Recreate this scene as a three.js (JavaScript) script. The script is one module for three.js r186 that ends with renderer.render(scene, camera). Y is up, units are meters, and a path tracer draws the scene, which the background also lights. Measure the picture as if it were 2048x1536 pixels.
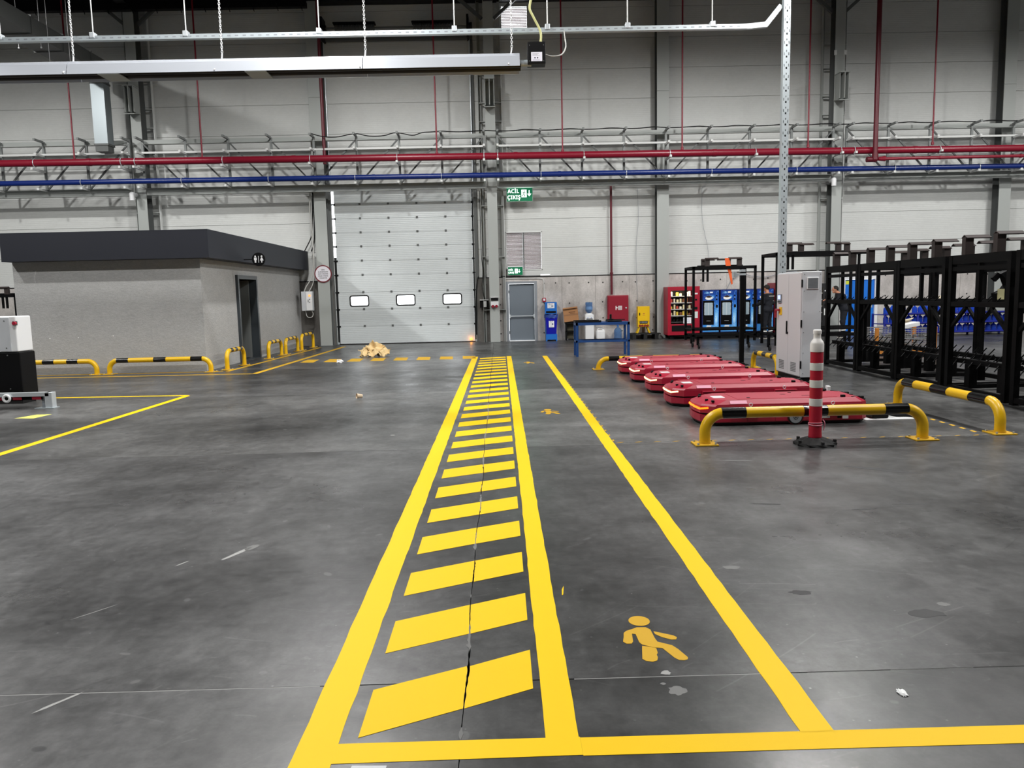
import * as THREE from 'three';
import { mergeGeometries } from 'three/addons/utils/BufferGeometryUtils.js';
import { RoundedBoxGeometry } from 'three/addons/geometries/RoundedBoxGeometry.js';
import { MarchingCubes } from 'three/addons/objects/MarchingCubes.js';
import { RectAreaLightUniformsLib } from 'three/addons/lights/RectAreaLightUniformsLib.js';

// ---------- camera, sky, exposure, lamps ----------
RectAreaLightUniformsLib.init();
const scene = new THREE.Scene();
const renderer = new THREE.WebGLRenderer({ antialias: true });
renderer.toneMapping = THREE.LinearToneMapping;
renderer.toneMappingExposure = 1.9;
renderer.shadowMap.enabled = true;
scene.background = new THREE.Color(0.93, 0.97, 1.0);
scene.backgroundIntensity = 3.2;

const F_PX = 1540, ROLL = Math.atan(0.0225), PITCH = Math.atan(178.5 / F_PX), YAW = Math.atan(19 / F_PX);
const camera = new THREE.PerspectiveCamera(2 * Math.atan(768 / F_PX) * 180 / Math.PI, 2048 / 1536, 0.05, 200);
{
  camera.position.set(0, 1.6, 0);
  const fwd = new THREE.Vector3(Math.sin(YAW) * Math.cos(PITCH), -Math.sin(PITCH), -Math.cos(YAW) * Math.cos(PITCH));
  const right = new THREE.Vector3().crossVectors(fwd, new THREE.Vector3(0, 1, 0)).normalize();
  const up = new THREE.Vector3().crossVectors(right, fwd);
  camera.up.copy(up.multiplyScalar(Math.cos(ROLL)).addScaledVector(right, Math.sin(ROLL)));
  camera.lookAt(fwd.add(camera.position));
}
const LAMP_ROWS = [-15.5, -4, 7.5, 19], LAMP_Z = [-17.5, -12, -5.5], LAMP_Y = 10.5, LAMP_POWER = 112, LAMP_SPREAD = 1.535, LAMP_BLEND = 0.25;
const LAMP_COLOR = new THREE.Color(1, 0.99, 0.97);

// ---------- helpers ----------
let seedN = 7;
const rnd = () => { seedN = (seedN + 0x6d2b79f5) | 0; let t = Math.imul(seedN ^ (seedN >>> 15), 1 | seedN); t = (t + Math.imul(t ^ (t >>> 7), 61 | t)) ^ t; return ((t ^ (t >>> 14)) >>> 0) / 4294967296; };
const rr = (a, b) => a + (b - a) * rnd();
const V = (x, y, z) => new THREE.Vector3(x, y, z);
const used = {};
const numbered = (n) => { const k = used[n] = (used[n] ?? -1) + 1; return k ? n + '_' + String(k).padStart(3, '0') : n; };
function metric(g) {                                     // uv in metres from the face direction
  const p = g.attributes.position, n = g.attributes.normal, u = g.attributes.uv;
  for (let i = 0; i < p.count; i++) {
    const ax = Math.abs(n.getX(i)), ay = Math.abs(n.getY(i)), az = Math.abs(n.getZ(i));
    if (ay >= ax && ay >= az) u.setXY(i, p.getX(i), -p.getZ(i)); else if (ax > az) u.setXY(i, p.getZ(i), p.getY(i)); else u.setXY(i, p.getX(i), p.getY(i));
  }
  return g;
}
const B = (w, h, d, x = 0, y = 0, z = 0) => metric(new THREE.BoxGeometry(w, h, d).translate(x, y, z));          // y is the middle
const BX = (x0, x1, y0, y1, z0, z1) => B(x1 - x0, y1 - y0, Math.abs(z1 - z0), (x0 + x1) / 2, (y0 + y1) / 2, (z0 + z1) / 2);
const PB = (w, h, d, x = 0, y = 0, z = 0) => new THREE.BoxGeometry(w, h, d).translate(x, y, z);                 // print keeps 0..1 uv
const RB = (w, h, d, r, x = 0, y = 0, z = 0, s = 2) => new RoundedBoxGeometry(w, h, d, s, r).translate(x, y, z);
function CY(r1, r2, h, x, y, z, axis = 'y', seg = 20, open = false) {
  const g = new THREE.CylinderGeometry(r1, r2, h, seg, 1, open);
  if (axis === 'x') g.rotateZ(-Math.PI / 2); if (axis === 'z') g.rotateX(Math.PI / 2);
  return g.translate(x, y, z);
}
function along(g, a, b) {                                 // g runs along y, centred; moved to lie between a and b
  const d = b.clone().sub(a).normalize(), q = new THREE.Quaternion().setFromUnitVectors(V(0, 1, 0), d);
  return g.applyQuaternion(q).translate((a.x + b.x) / 2, (a.y + b.y) / 2, (a.z + b.z) / 2);
}
const rod = (a, b, r, seg = 8) => along(new THREE.CylinderGeometry(r, r, a.distanceTo(b), seg), a, b);
function bar(a, b, w, d = w) {                            // square bar, its w side kept level where it can be
  const dir = b.clone().sub(a), L = dir.length(); dir.normalize();
  let s = V(0, 1, 0).cross(dir); if (s.length() < 1e-3) s = V(1, 0, 0); s.normalize();
  const t = dir.clone().cross(s), m = new THREE.Matrix4().makeBasis(s, dir, t.clone().negate());
  if (m.determinant() < 0) m.makeBasis(s, dir, t);
  return new THREE.BoxGeometry(w, L, d).applyMatrix4(m).translate((a.x + b.x) / 2, (a.y + b.y) / 2, (a.z + b.z) / 2);
}
const tube = (pts, r, seg = 24, rad = 8, tension = 0.5) => new THREE.TubeGeometry(new THREE.CatmullRomCurve3(pts, false, 'catmullrom', tension), seg, r, rad, false);
const merge = (gs) => { gs = [].concat(gs); if (gs.length === 1) return gs[0]; return mergeGeometries(gs.map((g) => { g = g.index ? g.toNonIndexed() : g; for (const k of Object.keys(g.attributes)) if (!['position', 'normal', 'uv'].includes(k)) g.deleteAttribute(k); g.morphAttributes = {}; return g; })); };
const EACH = new Set('bolt side_bracket cross_beam peg top_rim top_beam side_beam shelf_beam base_beam leg foot hook_bar guide_track reflective_band screw post base_plate selection_button print_line print rack_post rack_tray corner_sensor edge_bumper service_label side_seam plug burner_tube bolt_plate tie_plate side_post spring_guard tap socket breaker rib knee_brace mark warning_print wall_cable hanger stretcher top_frame middle_post button hinge indicator back_rail tray_rim fascia soffit runner base screw maker_line coin_slot slots_row end_post edge_seal collar'.split(' '));
function mesh(name, gs, mat, parent) {
  if (Array.isArray(gs) && gs.length > 1 && parent && parent !== scene && EACH.has(name)) { let last; for (const g of gs) last = mesh(name, g, mat, parent); return last; }
  const m = new THREE.Mesh(merge(gs), mat); m.name = parent && parent !== scene ? name : numbered(name);
  m.castShadow = m.receiveShadow = true; (parent ?? scene).add(m); return m;
}
const tag = (o, label, category, group, kind) => { Object.assign(o.userData, { label, category }); if (group) o.userData.group = group; if (kind) o.userData.kind = kind; return o; };
function thing(name, label, category, [x, y, z] = [0, 0, 0], turn = 0, group, kind) {
  const o = new THREE.Group(); o.name = numbered(name); scene.add(o); o.position.set(x, y, z); o.rotation.y = turn; return tag(o, label, category, group, kind);
}
function sub(name, parent) { const o = new THREE.Group(); o.name = name; parent.add(o); return o; }
function structure(name) { const o = new THREE.Group(); o.name = name; o.userData.kind = 'structure'; scene.add(o); return o; }
function dup(root, pos, turn, label, group) {
  const r = root.clone(); r.name = numbered(root.name.replace(/_\d{3}$/, '')); r.userData = { ...root.userData }; scene.add(r);
  r.position.set(...pos); if (turn !== undefined) r.rotation.y = turn; if (label) r.userData.label = label; if (group) r.userData.group = group; return r;
}
function prism(pts, depth, y0 = 0) {                       // plan polygon [x, z] pushed up from y0
  const s = new THREE.Shape(pts.map(([x, z]) => new THREE.Vector2(x, -z)));
  return metric(new THREE.ExtrudeGeometry(s, { depth, bevelEnabled: false, curveSegments: 12 }).rotateX(-Math.PI / 2).translate(0, y0, 0));
}
function plate(shape, depth, bevel = 0) { return new THREE.ExtrudeGeometry(shape, { depth, bevelEnabled: bevel > 0, bevelSize: bevel, bevelThickness: bevel, bevelSegments: 2, curveSegments: 10 }); }
function roundRect(x0, y0, x1, y1, r, Path = THREE.Shape) {
  const s = new Path(); s.moveTo(x0 + r, y0); s.lineTo(x1 - r, y0); s.quadraticCurveTo(x1, y0, x1, y0 + r); s.lineTo(x1, y1 - r); s.quadraticCurveTo(x1, y1, x1 - r, y1);
  s.lineTo(x0 + r, y1); s.quadraticCurveTo(x0, y1, x0, y1 - r); s.lineTo(x0, y0 + r); s.quadraticCurveTo(x0, y0, x0 + r, y0); return s;
}

// ---------- textures ----------
function lattice(n, seed) { const keep = seedN; seedN = seed; const a = new Float32Array(n * n).map(() => rnd()); seedN = keep; return a; }
function noiseLayer(out, N, fx, fy, amp, seed) {           // repeats over the tile
  const n = Math.max(fx, fy), L = lattice(n, seed);
  for (let y = 0; y < N; y++) {
    const v = y / N * fy, j = Math.floor(v), t = v - j, tt = t * t * (3 - 2 * t), j0 = (j % fy) * n, j1 = ((j + 1) % fy) * n;
    for (let x = 0; x < N; x++) {
      const u = x / N * fx, i = Math.floor(u), s = u - i, ss = s * s * (3 - 2 * s), i0 = i % fx, i1 = (i + 1) % fx;
      out[y * N + x] += amp * ((L[j0 + i0] * (1 - ss) + L[j0 + i1] * ss) * (1 - tt) + (L[j1 + i0] * (1 - ss) + L[j1 + i1] * ss) * tt - 0.5);
    }
  }
}
function dataTex(N, fn, srgb = false) {
  const d = new Uint8Array(N * N * 4);
  for (let i = 0; i < N * N; i++) { const c = fn(i); d[i * 4] = c[0]; d[i * 4 + 1] = c[1]; d[i * 4 + 2] = c[2]; d[i * 4 + 3] = 255; }
  const t = new THREE.DataTexture(d, N, N); return setTex(t, srgb);
}
function setTex(t, srgb) { t.wrapS = t.wrapT = THREE.RepeatWrapping; t.magFilter = THREE.LinearFilter; t.minFilter = THREE.LinearMipmapLinearFilter; t.generateMipmaps = true; if (srgb) t.colorSpace = THREE.SRGBColorSpace; t.needsUpdate = true; return t; }
function canvasTex(w, h, draw) { const c = document.createElement('canvas'); c.width = w; c.height = h; draw(c.getContext('2d'), w, h); const t = new THREE.CanvasTexture(c); t.colorSpace = THREE.SRGBColorSpace; t.magFilter = THREE.LinearFilter; return t; }
const clamp8 = (v) => Math.max(0, Math.min(255, v));

// polished concrete: cloudy tone, trowel streaks, dark spots, pale scratches (tile of 9 m)
const FLOOR_TILE = 9;
const floorN = 2048, fl = new Float32Array(floorN * floorN);
for (const [fx, fy, a, s] of [[3, 4, .75, 1], [7, 9, .62, 2], [10, 34, .4, 3], [46, 15, .28, 31], [19, 23, .34, 4], [61, 55, .26, 5], [170, 190, .2, 6], [300, 120, .24, 33], [110, 330, .2, 34], [640, 640, .2, 7], [1500, 1500, .2, 8]]) noiseLayer(fl, floorN, fx, fy, a, s);
const floorCanvas = document.createElement('canvas'); floorCanvas.width = floorCanvas.height = floorN;
{
  const c = floorCanvas.getContext('2d'), im = c.createImageData(floorN, floorN);
  for (let i = 0; i < floorN * floorN; i++) { const v = 72 + 50 * fl[i]; im.data[i * 4] = v * 1.0; im.data[i * 4 + 1] = v; im.data[i * 4 + 2] = v * 0.995; im.data[i * 4 + 3] = 255; }
  c.putImageData(im, 0, 0); c.lineCap = 'round';
  for (let k = 0; k < 2600; k++) {                           // nicks and scratches
    const x = rr(0, floorN), y = rr(0, floorN), a = rr(-.9, .5), L = Math.pow(rnd(), 3) * 110 + 3;
    c.strokeStyle = rnd() < .72 ? `rgba(165,165,162,${rr(.06, .34)})` : `rgba(30,30,30,${rr(.1, .4)})`; c.lineWidth = rr(.5, 1.7);
    c.beginPath(); c.moveTo(x, y); c.quadraticCurveTo(x + L * .5 * Math.cos(a) + rr(-3, 3), y + L * .5 * Math.sin(a) + rr(-3, 3), x + L * Math.cos(a), y + L * Math.sin(a)); c.stroke();
  }
  for (let k = 0; k < 520; k++) { c.fillStyle = rnd() < .62 ? `rgba(34,34,35,${rr(.1, .5)})` : `rgba(150,150,148,${rr(.1, .4)})`; c.beginPath(); c.ellipse(rr(0, floorN), rr(0, floorN), rr(1, 9), rr(1, 5), rr(0, 3), 0, 7); c.fill(); }
  for (let k = 0; k < 900; k++) { c.fillStyle = `rgba(205,205,200,${rr(.25, .8)})`; c.fillRect(rr(0, floorN), rr(0, floorN), rr(.7, 2), rr(.7, 2)); }
}
const floorMap = setTex(new THREE.CanvasTexture(floorCanvas), true); floorMap.repeat.set(1 / FLOOR_TILE, 1 / FLOOR_TILE);
const rough = new Float32Array(512 * 512);
for (const [f, a, s] of [[5, .5, 11], [13, .5, 12], [40, .4, 13], [128, .3, 14]]) noiseLayer(rough, 512, f, f, a, s);
const floorRough = dataTex(512, (i) => { const v = clamp8(90 + 44 * rough[i]); return [v, v, v]; }); floorRough.repeat.set(1 / 5, 1 / 5);
const floorBump = dataTex(512, (i) => { const v = clamp8(128 + 120 * rough[i]); return [v, v, v]; }); floorBump.repeat.set(1 / 2.2, 1 / 2.2);
// sandwich panel: shallow horizontal ribs
const ribs = (() => { const N = 64, d = new Uint8Array(N * N * 4); for (let y = 0; y < N; y++) for (let x = 0; x < N; x++) { const t = y / N, v = 255 * Math.min(1, Math.max(0, Math.abs(t - .5) * 6 - .35)); for (let k = 0; k < 3; k++) d[(y * N + x) * 4 + k] = v; d[(y * N + x) * 4 + 3] = 255; } return setTex(new THREE.DataTexture(d, N, N)); })();
ribs.repeat.set(1, 16);
const panelN = new Float32Array(512 * 512); for (const [fx, fy, a, s] of [[3, 3, .4, 21], [9, 12, .3, 22], [40, 90, .25, 23], [200, 256, .25, 24]]) noiseLayer(panelN, 512, fx, fy, a, s);
const panelMap = dataTex(512, (i) => { const v = clamp8(238 + 18 * panelN[i]); return [v, v, clamp8(v - 2)]; }, true); panelMap.repeat.set(1 / 4, 1 / 4);
// board-formed concrete, stucco, grime
const concN = new Float32Array(512 * 512); for (const [fx, fy, a, s] of [[3, 4, .6, 41], [9, 8, .5, 42], [26, 14, .35, 43], [90, 60, .3, 44], [256, 256, .3, 45]]) noiseLayer(concN, 512, fx, fy, a, s);
const concMap = dataTex(512, (i) => { const v = 182 + 42 * concN[i]; return [clamp8(v), clamp8(v - 5), clamp8(v - 9)]; }, true); concMap.repeat.set(1 / 2.4, 1 / 2.4);
const concBump = dataTex(512, (i) => { const v = clamp8(128 + 90 * concN[i]); return [v, v, v]; }); concBump.repeat.set(1 / 2.4, 1 / 2.4);
const stucN = new Float32Array(512 * 512); for (const [fx, fy, a, s] of [[8, 20, .3, 51], [30, 90, .55, 52], [90, 200, .6, 53], [256, 256, .4, 54]]) noiseLayer(stucN, 512, fx, fy, a, s);
const stucBump = dataTex(512, (i) => { const v = clamp8(128 + 100 * stucN[i]); return [v, v, v]; }); stucBump.repeat.set(1 / 1.6, 1 / 1.6);
const stucMap = dataTex(512, (i) => { const v = clamp8(172 + 20 * stucN[i]); return [v, v, clamp8(v - 1)]; }, true); stucMap.repeat.set(1 / 1.6, 1 / 1.6);

// ---------- materials ----------
const M = (hex, roughness = .5, extra = {}) => new THREE.MeshStandardMaterial({ color: hex, roughness, ...extra });
const MP = (hex, roughness, extra = {}) => new THREE.MeshPhysicalMaterial({ color: hex, roughness, ...extra });
const m = {
  slab: [0xffffff, 0xeeeef0, 0xd6d6d8].map((h) => MP(h, 1, { map: floorMap, roughnessMap: floorRough, bumpMap: floorBump, bumpScale: .0005 })),
  filler: M(0x2a2a2a, .9), fillerPale: M(0x9a9a98, .9), crack: M(0x121212, .95), patch: M(0x6f6f6e, .9),
  yellow: MP(0xf2c600, .55, { specularIntensity: .4 }), yellowOld: MP(0xcca024, .65, { specularIntensity: .5 }), stripe: MP(0xefc300, .57, { specularIntensity: .4 }),
  panel: M(0xd9dbda, .5, { map: panelMap, bumpMap: ribs, bumpScale: .0016 }), backing: M(0x3a3b3a, .9),
  door: MP(0xdde3e6, .36, { map: panelMap, bumpMap: ribs, bumpScale: .002 }),
  concrete: M(0xffffff, .85, { map: concMap, bumpMap: concBump, bumpScale: .004 }), hole: M(0x3b3a38, .95),
  jamb: M(0x8b8b89, .85, { map: concMap, bumpMap: concBump, bumpScale: .004 }),
  steel: M(0xa4a8a5, .5), steelMid: M(0x7d8180, .5), ductTin: M(0x99a2a6, .4, { metalness: .4 }), steelDark: M(0x5b5e5d, .55), steelWhite: M(0xd6d8d6, .5), galv: M(0xb9c2c6, .34, { metalness: .35 }), galvBright: M(0xd8dee2, .3, { metalness: .4 }), alu: M(0xd4d9e2, .25, { metalness: .45 }),
  redPipe: MP(0x821028, .34), redDark: MP(0x5e1020, .42), bluePipe: MP(0x08256c, .34), black: MP(0x08080a, .5, { specularIntensity: .4 }), blackGloss: MP(0x070708, .2), rubber: M(0x161616, .8), roof: M(0x8a8b8a, .8), beam: M(0x1b1c1d, .7),
  stucco: M(0xffffff, .9, { map: stucMap, bumpMap: stucBump, bumpScale: .006 }), navy: M(0x191c27, .6), frameDark: MP(0x33383c, .35), wood: M(0x6a4a34, .5),
  white: MP(0xe6e7e8, .4), cabinet: MP(0xcfcdcf, .45), cabinetSide: MP(0xc3c6ca, .5), grey: M(0x8b9096, .5), greyDoor: MP(0x6f7881, .4), red: MP(0xa60c30, .42, { clearcoat: .35, clearcoatRoughness: .4 }), redCab: MP(0x8e1229, .4), redDeep: M(0x6b0a1e, .5),
  rackBlack: MP(0x050506, .55, { specularIntensity: .25 }), guide: M(0x2a211f, .55), orange: MP(0xf0662a, .5, { side: THREE.DoubleSide, transmission: .15, thickness: 0 }), tableBlue: MP(0x163f77, .4), binBlue: MP(0x0a12a0, .35), binSky: MP(0x1a6cc4, .4), bagBlue: MP(0x35509c, .3), doorBlue: MP(0x1272d8, .4),
  card: M(0xa6774f, .85), yellowBox: MP(0xf0c20a, .4), paper: M(0xe2c794, .9, { side: THREE.DoubleSide }), cream: M(0xe9dcc0, .8), skin: M(0xb98266, .6), hair: M(0x1a1512, .8), cloth: M(0x10131c, .9), reflective: M(0xd8d8d4, .4), shoe: M(0x15151a, .7), sole: M(0xc9c4ba, .7),
  glass: MP(0xffffff, .02, { transmission: 1, thickness: 0, ior: 1.45 }), jug: MP(0x8fb4dc, .08, { transmission: .75, thickness: 0, ior: 1.45 }), jugBlue: MP(0x2a5ad8, .12, { transmission: .5, thickness: 0 }), woodOrange: M(0xc07a2e, .7), wire: M(0xb9bcbf, .35, { metalness: .8 }), cableGrey: M(0xb8b8b4, .6), cableYellow: M(0xc9c88a, .5), slat: M(0x938888, .4),
};

// ================= the hall =================
const WZ = -26.8;                                          // face of the sandwich panels
// ---- floor: cast slabs with sawn joints, one ragged joint under the hatched lane ----
const floor = structure('floor');
const hash1 = (i, k) => { const s = Math.sin(i * 127.1 + k * 311.7) * 43758.5453; return s - Math.floor(s); };
const crackX = (z) => -0.185 + 0.0035 * (z + 2.6) + 0.006 * Math.sin(z * 1.7) + 0.004 * Math.sin(z * 5.3);
function crackHalf(z, side) {                              // how far the broken edge stands back
  const a = z / 0.022, i = Math.floor(a), f = a - i, fine = hash1(i, side) * (1 - f) + hash1(i + 1, side) * f;
  const b = z / 0.31, j = Math.floor(b), g = b - j, chunk = Math.pow(hash1(j, side + 5) * (1 - g) + hash1(j + 1, side + 5) * g, 4);
  return 0.0009 + 0.0016 * fine + 0.016 * chunk * fine * fine;
}
const crackEdge = (z, side) => crackX(z) + side * crackHalf(z, side + 2);
const SX = [-24, -11.95, -0.2, 11.55, 24], SZ = [16, 11.8, 6.85, 1.9, -3.05, -8.0, -12.95, -17.9, -22.85, -27.4], J = 0.0035;
for (let i = 0; i < 4; i++) for (let j = 0; j < SZ.length - 1; j++) {
  const x0 = SX[i] + J, x1 = SX[i + 1] - J, z0 = SZ[j] - J, z1 = SZ[j + 1] + J, pts = [];
  const edge = (side) => { const e = []; for (let z = z0; z >= z1; z -= z > -12 ? 0.022 : 0.2) e.push([crackEdge(z, side), z]); e.push([crackEdge(z1, side), z1]); return e; };
  const ragged = z0 < 2;
  if (i === 1 && ragged) pts.push([x0, z0], ...edge(-1), [x0, z1]);
  else if (i === 2 && ragged) pts.push([x1, z1], [x1, z0], ...edge(1));
  else pts.push([x0, z0], [x1, z0], [x1, z1], [x0, z1]);
  const g = prism(pts, 0.12, -0.12), u = g.attributes.uv, du = hash1(i * 9 + j, 1) * 9, dv = hash1(i * 9 + j, 2) * 9;
  for (let k = 0; k < u.count; k++) u.setXY(k, u.getX(k) + du, u.getY(k) + dv);
  mesh('floor_slab', g, m.slab[(i * 2 + j * 5 + (i === 2 ? 1 : 0)) % 3], floor);
}
mesh('joint_bed', BX(-24, 24, -0.2, -0.045, -27.4, 16), m.crack, floor);
for (const [x0, x1, z, pale] of [[-7.5, -0.79, -3.05, 1], [-9, -2.2, -8, 1], [0.27, 1.1, -3.05, 1], [1.25, 3, -3.05, 0], [-2, 3, -8, 0], [1.6, 1.95, -3.05, 1]]) mesh('joint_filler', BX(x0, x1, -0.045, -0.0008, z - 0.006, z + 0.006), pale ? m.fillerPale : m.filler, floor);
for (const [z0, z1] of [[-2.62, -2.72], [-3.33, -3.62], [-3.95, -4.0], [-4.72, -5.1], [-5.6, -6.1], [-6.3, -6.4], [-7.1, -7.6], [-8.4, -9.2], [-9.8, -11.4]]) {   // mortar smeared into the broken joint
  const a = [], b = []; for (let z = z0; z >= z1; z -= 0.015) { const e = Math.min(1, Math.min(z0 - z, z - z1) / .05); a.push([crackX(z) - e * (0.003 + 0.012 * hash1(Math.floor(z / .035), 9)), z]); b.unshift([crackX(z) + e * (0.003 + 0.008 * hash1(Math.floor(z / .03), 8)), z]); }
  if (a.length > 2) mesh('joint_mortar', prism([...a, ...b], 0.05, -0.0488), m.patch, floor);
}
// painted lines, 1.5 mm of paint
const PT = 0.0015, paint = (name, pts, mat = m.yellow, y = 0) => mesh(name, prism(pts, PT, y), mat, floor);
function lineStrip(name, a, b, w, mat = m.yellow, y = 0) {
  const dx = b[0] - a[0], dz = b[1] - a[1], L = Math.hypot(dx, dz), nx = -dz / L * w / 2, nz = dx / L * w / 2;
  return paint(name, [[a[0] + nx, a[1] + nz], [b[0] + nx, b[1] + nz], [b[0] - nx, b[1] - nz], [a[0] - nx, a[1] - nz]], mat, y);
}
const wavy = (x, z0, z1, k) => { const e = []; const n = Math.ceil(Math.abs(z1 - z0) / 0.12); for (let i = 0; i <= n; i++) { const z = z0 + (z1 - z0) * i / n; e.push([x + (hash1(Math.floor(z * 8), k) - .5) * 0.006, z]); } return e; };
paint('floor_line', [...wavy(-0.625, -2.625, -20.2, 1), ...wavy(-0.77, -20.2, -2.3, 2), [-0.625, -2.3]]);
paint('floor_line', [...wavy(0.245, -2.625, -20.2, 3), ...wavy(0.125, -20.2, -2.625, 4)]);
paint('floor_line', [...wavy(1.175, -2.61, -20.0, 5), ...wavy(1.05, -20.0, -2.61, 6)]);
paint('floor_line', [[-0.6252, -2.6252], [0.25, -2.625], [0.25, -2.515], [-0.6252, -2.505]]);
paint('floor_line', [[0.2504, -2.62], [4.5, -2.615], [4.5, -2.5], [0.2504, -2.51]], m.stripe);
for (let i = 0; i < 26; i++) {                              // hatching between the two lines, broken along the joint
  const z0 = -2.66 - 0.669 * i, xl = -0.56, xr = 0.095, at = (x, z) => z - 0.32 * (x - xl) / (xr - xl), d = 0.345, n = i < 12 ? 24 : 3;
  const cut = (side) => { const e = []; for (let k = 0; k <= n; k++) { const z = at(-0.19, z0) - d * k / n; e.push([crackEdge(z, side) + side * 0.001, z]); } return e; };
  const L = prism([[xl, z0], ...cut(-1), [xl, z0 - d]], PT), R = prism([[xr, at(xr, z0) - d], [xr, at(xr, z0)], ...cut(1)], PT);
  mesh('hatch_stripe', [L, R], m.stripe, floor);
}
for (let i = 0; i < 8; i++) { const x = -5.15 + i * 0.592, z = -19.58; paint('dash_stripe', [[x, z - .06], [x + 0.35, z], [x + 0.29, z - 0.92], [x - 0.04, z - 0.98]], m.yellowOld); }
lineStrip('floor_line', [-10.6, -17.12], [-5.45, -16.93], 0.1, m.yellowOld); lineStrip('floor_line', [-5.45, -16.9], [-5.25, -25.8], 0.13, m.yellowOld);
lineStrip('floor_line', [-11, -17.74], [-6.4, -17.66], 0.09, m.yellowOld); lineStrip('floor_line', [-6.3, -17.7], [-6.02, -25.6], 0.1, m.yellowOld);
lineStrip('floor_line', [-9, -13.42], [-5.42, -13.24], 0.1); lineStrip('floor_line', [-5.42, -13.19], [-5.5, -7.2], 0.11);
for (let i = 0; i < 44; i++) { const x = 1.2 + i * 0.1, z = -8.1 + i * 0.0022; paint('tape_dash', [[x, z], [x + 0.055, z - 0.01], [x + 0.09, z - 0.035], [x + 0.035, z - 0.025]], i % 2 ? m.patch : m.yellowOld); }
for (let i = 0; i < 46; i++) { const z = -8.2 - i * 0.155; paint('tape_dash', [[1.179, z], [1.2, z - 0.03], [1.2, z - 0.09], [1.179, z - 0.06]], i % 2 ? m.patch : m.yellowOld); }
for (let i = 0; i < 9; i++) { const z = -8.2 - i * 0.2; paint('tape_dash', [[5.13, z], [5.17, z - .02], [5.17, z - 0.11], [5.13, z - .09]], m.yellowOld); }
// walking figures stencilled in the lane
const ped = sub('walking_symbol', floor);
{
  const S = (pts) => new THREE.SplineCurve(pts.map(([a, b]) => new THREE.Vector2(a, b))).getPoints(pts.length * 5).map((p) => [p.x, p.y]);
  const head = []; for (let k = 0; k < 28; k++) head.push([0.0 + 0.083 * Math.cos(k / 28 * 6.2832), -0.2 + 0.057 * Math.sin(k / 28 * 6.2832)]);
  mesh('symbol_head', prism(head, PT), m.yellowOld, ped);
  mesh('symbol_body', prism([[-0.075, -0.112], [-0.04, -0.128], [0.03, -0.126], [0.058, -0.1], [0.062, -0.01], [0.07, 0.03], [0.165, 0.07], [0.195, 0.11], [0.235, 0.19], [0.225, 0.208], [0.2, 0.216], [0.165, 0.212], [0.14, 0.19], [0.1, 0.12], [0.085, 0.095], [0.02, 0.085], [-0.05, 0.055], [-0.065, 0.03], [-0.068, -0.055], [-0.095, -0.06], [-0.108, 0.02], [-0.125, 0.042], [-0.16, 0.042], [-0.183, 0.02], [-0.165, -0.03], [-0.155, -0.07], [-0.13, -0.092]], PT), m.yellowOld, ped);
  mesh('symbol_arm', prism([[0.076, -0.08], [0.21, -0.03], [0.23, -0.01], [0.215, 0.012], [0.18, 0.013], [0.12, -0.015], [0.078, -0.05]], PT), m.yellowOld, ped);
  mesh('symbol_leg', prism([[-0.055, 0.068], [-0.02, 0.075], [0.04, 0.092], [0.037, 0.14], [0.022, 0.158], [0.025, 0.18], [0.01, 0.21], [-0.025, 0.222], [-0.07, 0.212], [-0.09, 0.192], [-0.078, 0.15], [-0.065, 0.1]], PT), m.yellowOld, ped);
  ped.position.set(0.64, 0, -3.4); ped.scale.x = 0.62;
  for (const z of [-10.4, -18.1]) { const c = ped.clone(); c.position.set(0.62, 0, z); floor.add(c); }
}
// scuffs, drips and paint flecks that lie where the photograph shows them
function blob(x, z, rx, rz, turn, mat, k) { const p = []; for (let i = 0; i < 18; i++) { const a = i / 18 * 6.2832, r = 0.75 + 0.45 * hash1(i, k); const u = rx * r * Math.cos(a), v = rz * r * Math.sin(a); p.push([x + u * Math.cos(turn) - v * Math.sin(turn), z + u * Math.sin(turn) + v * Math.cos(turn)]); } mesh('floor_stain', prism(p, 0.0006), mat, floor); }
const scuff = M(0x9b9b99, .7), scuffDim = M(0x747473, .8), scuffDark = M(0x343435, .7);
[[-1.72, -4.78, .16, .016, -1.15, scuff], [-1.66, -4.9, .06, .03, -1.2, scuffDim], [-2.0, -4.62, .05, .006, -1.1, scuff], [-1.83, -2.98, .1, .009, -.95, scuff], [-2.16, -3.9, .12, .005, -.9, scuffDim], [0.66, -3.08, .022, .02, 0, scuff], [0.675, -2.93, .035, .034, 0, scuffDim], [0.63, -2.99, .011, .01, 0, scuffDim], [-1.3, -8.9, .03, .02, 0, scuff], [1.95, -5.6, .12, .02, .2, scuffDark], [2.6, -5.4, .1, .02, -.1, scuffDark], [3.0, -5.5, .14, .02, .1, scuffDark], [1.55, -3.9, .06, .03, .1, scuffDark], [2.05, -3.6, .09, .05, .2, scuffDark], [1.3, -4.3, .05, .03, 0, scuffDim], [2.2, -3.7, .03, .025, 0, scuffDim], [-3.1, -4.1, .03, .02, 0, scuff], [-0.36, -2.9, .03, .012, .4, scuffDark], [3.3, -6.6, .3, .05, .6, scuffDark], [2.2, -7.1, .15, .015, .1, scuffDim]].forEach((a, k) => blob(...a, k));

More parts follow.
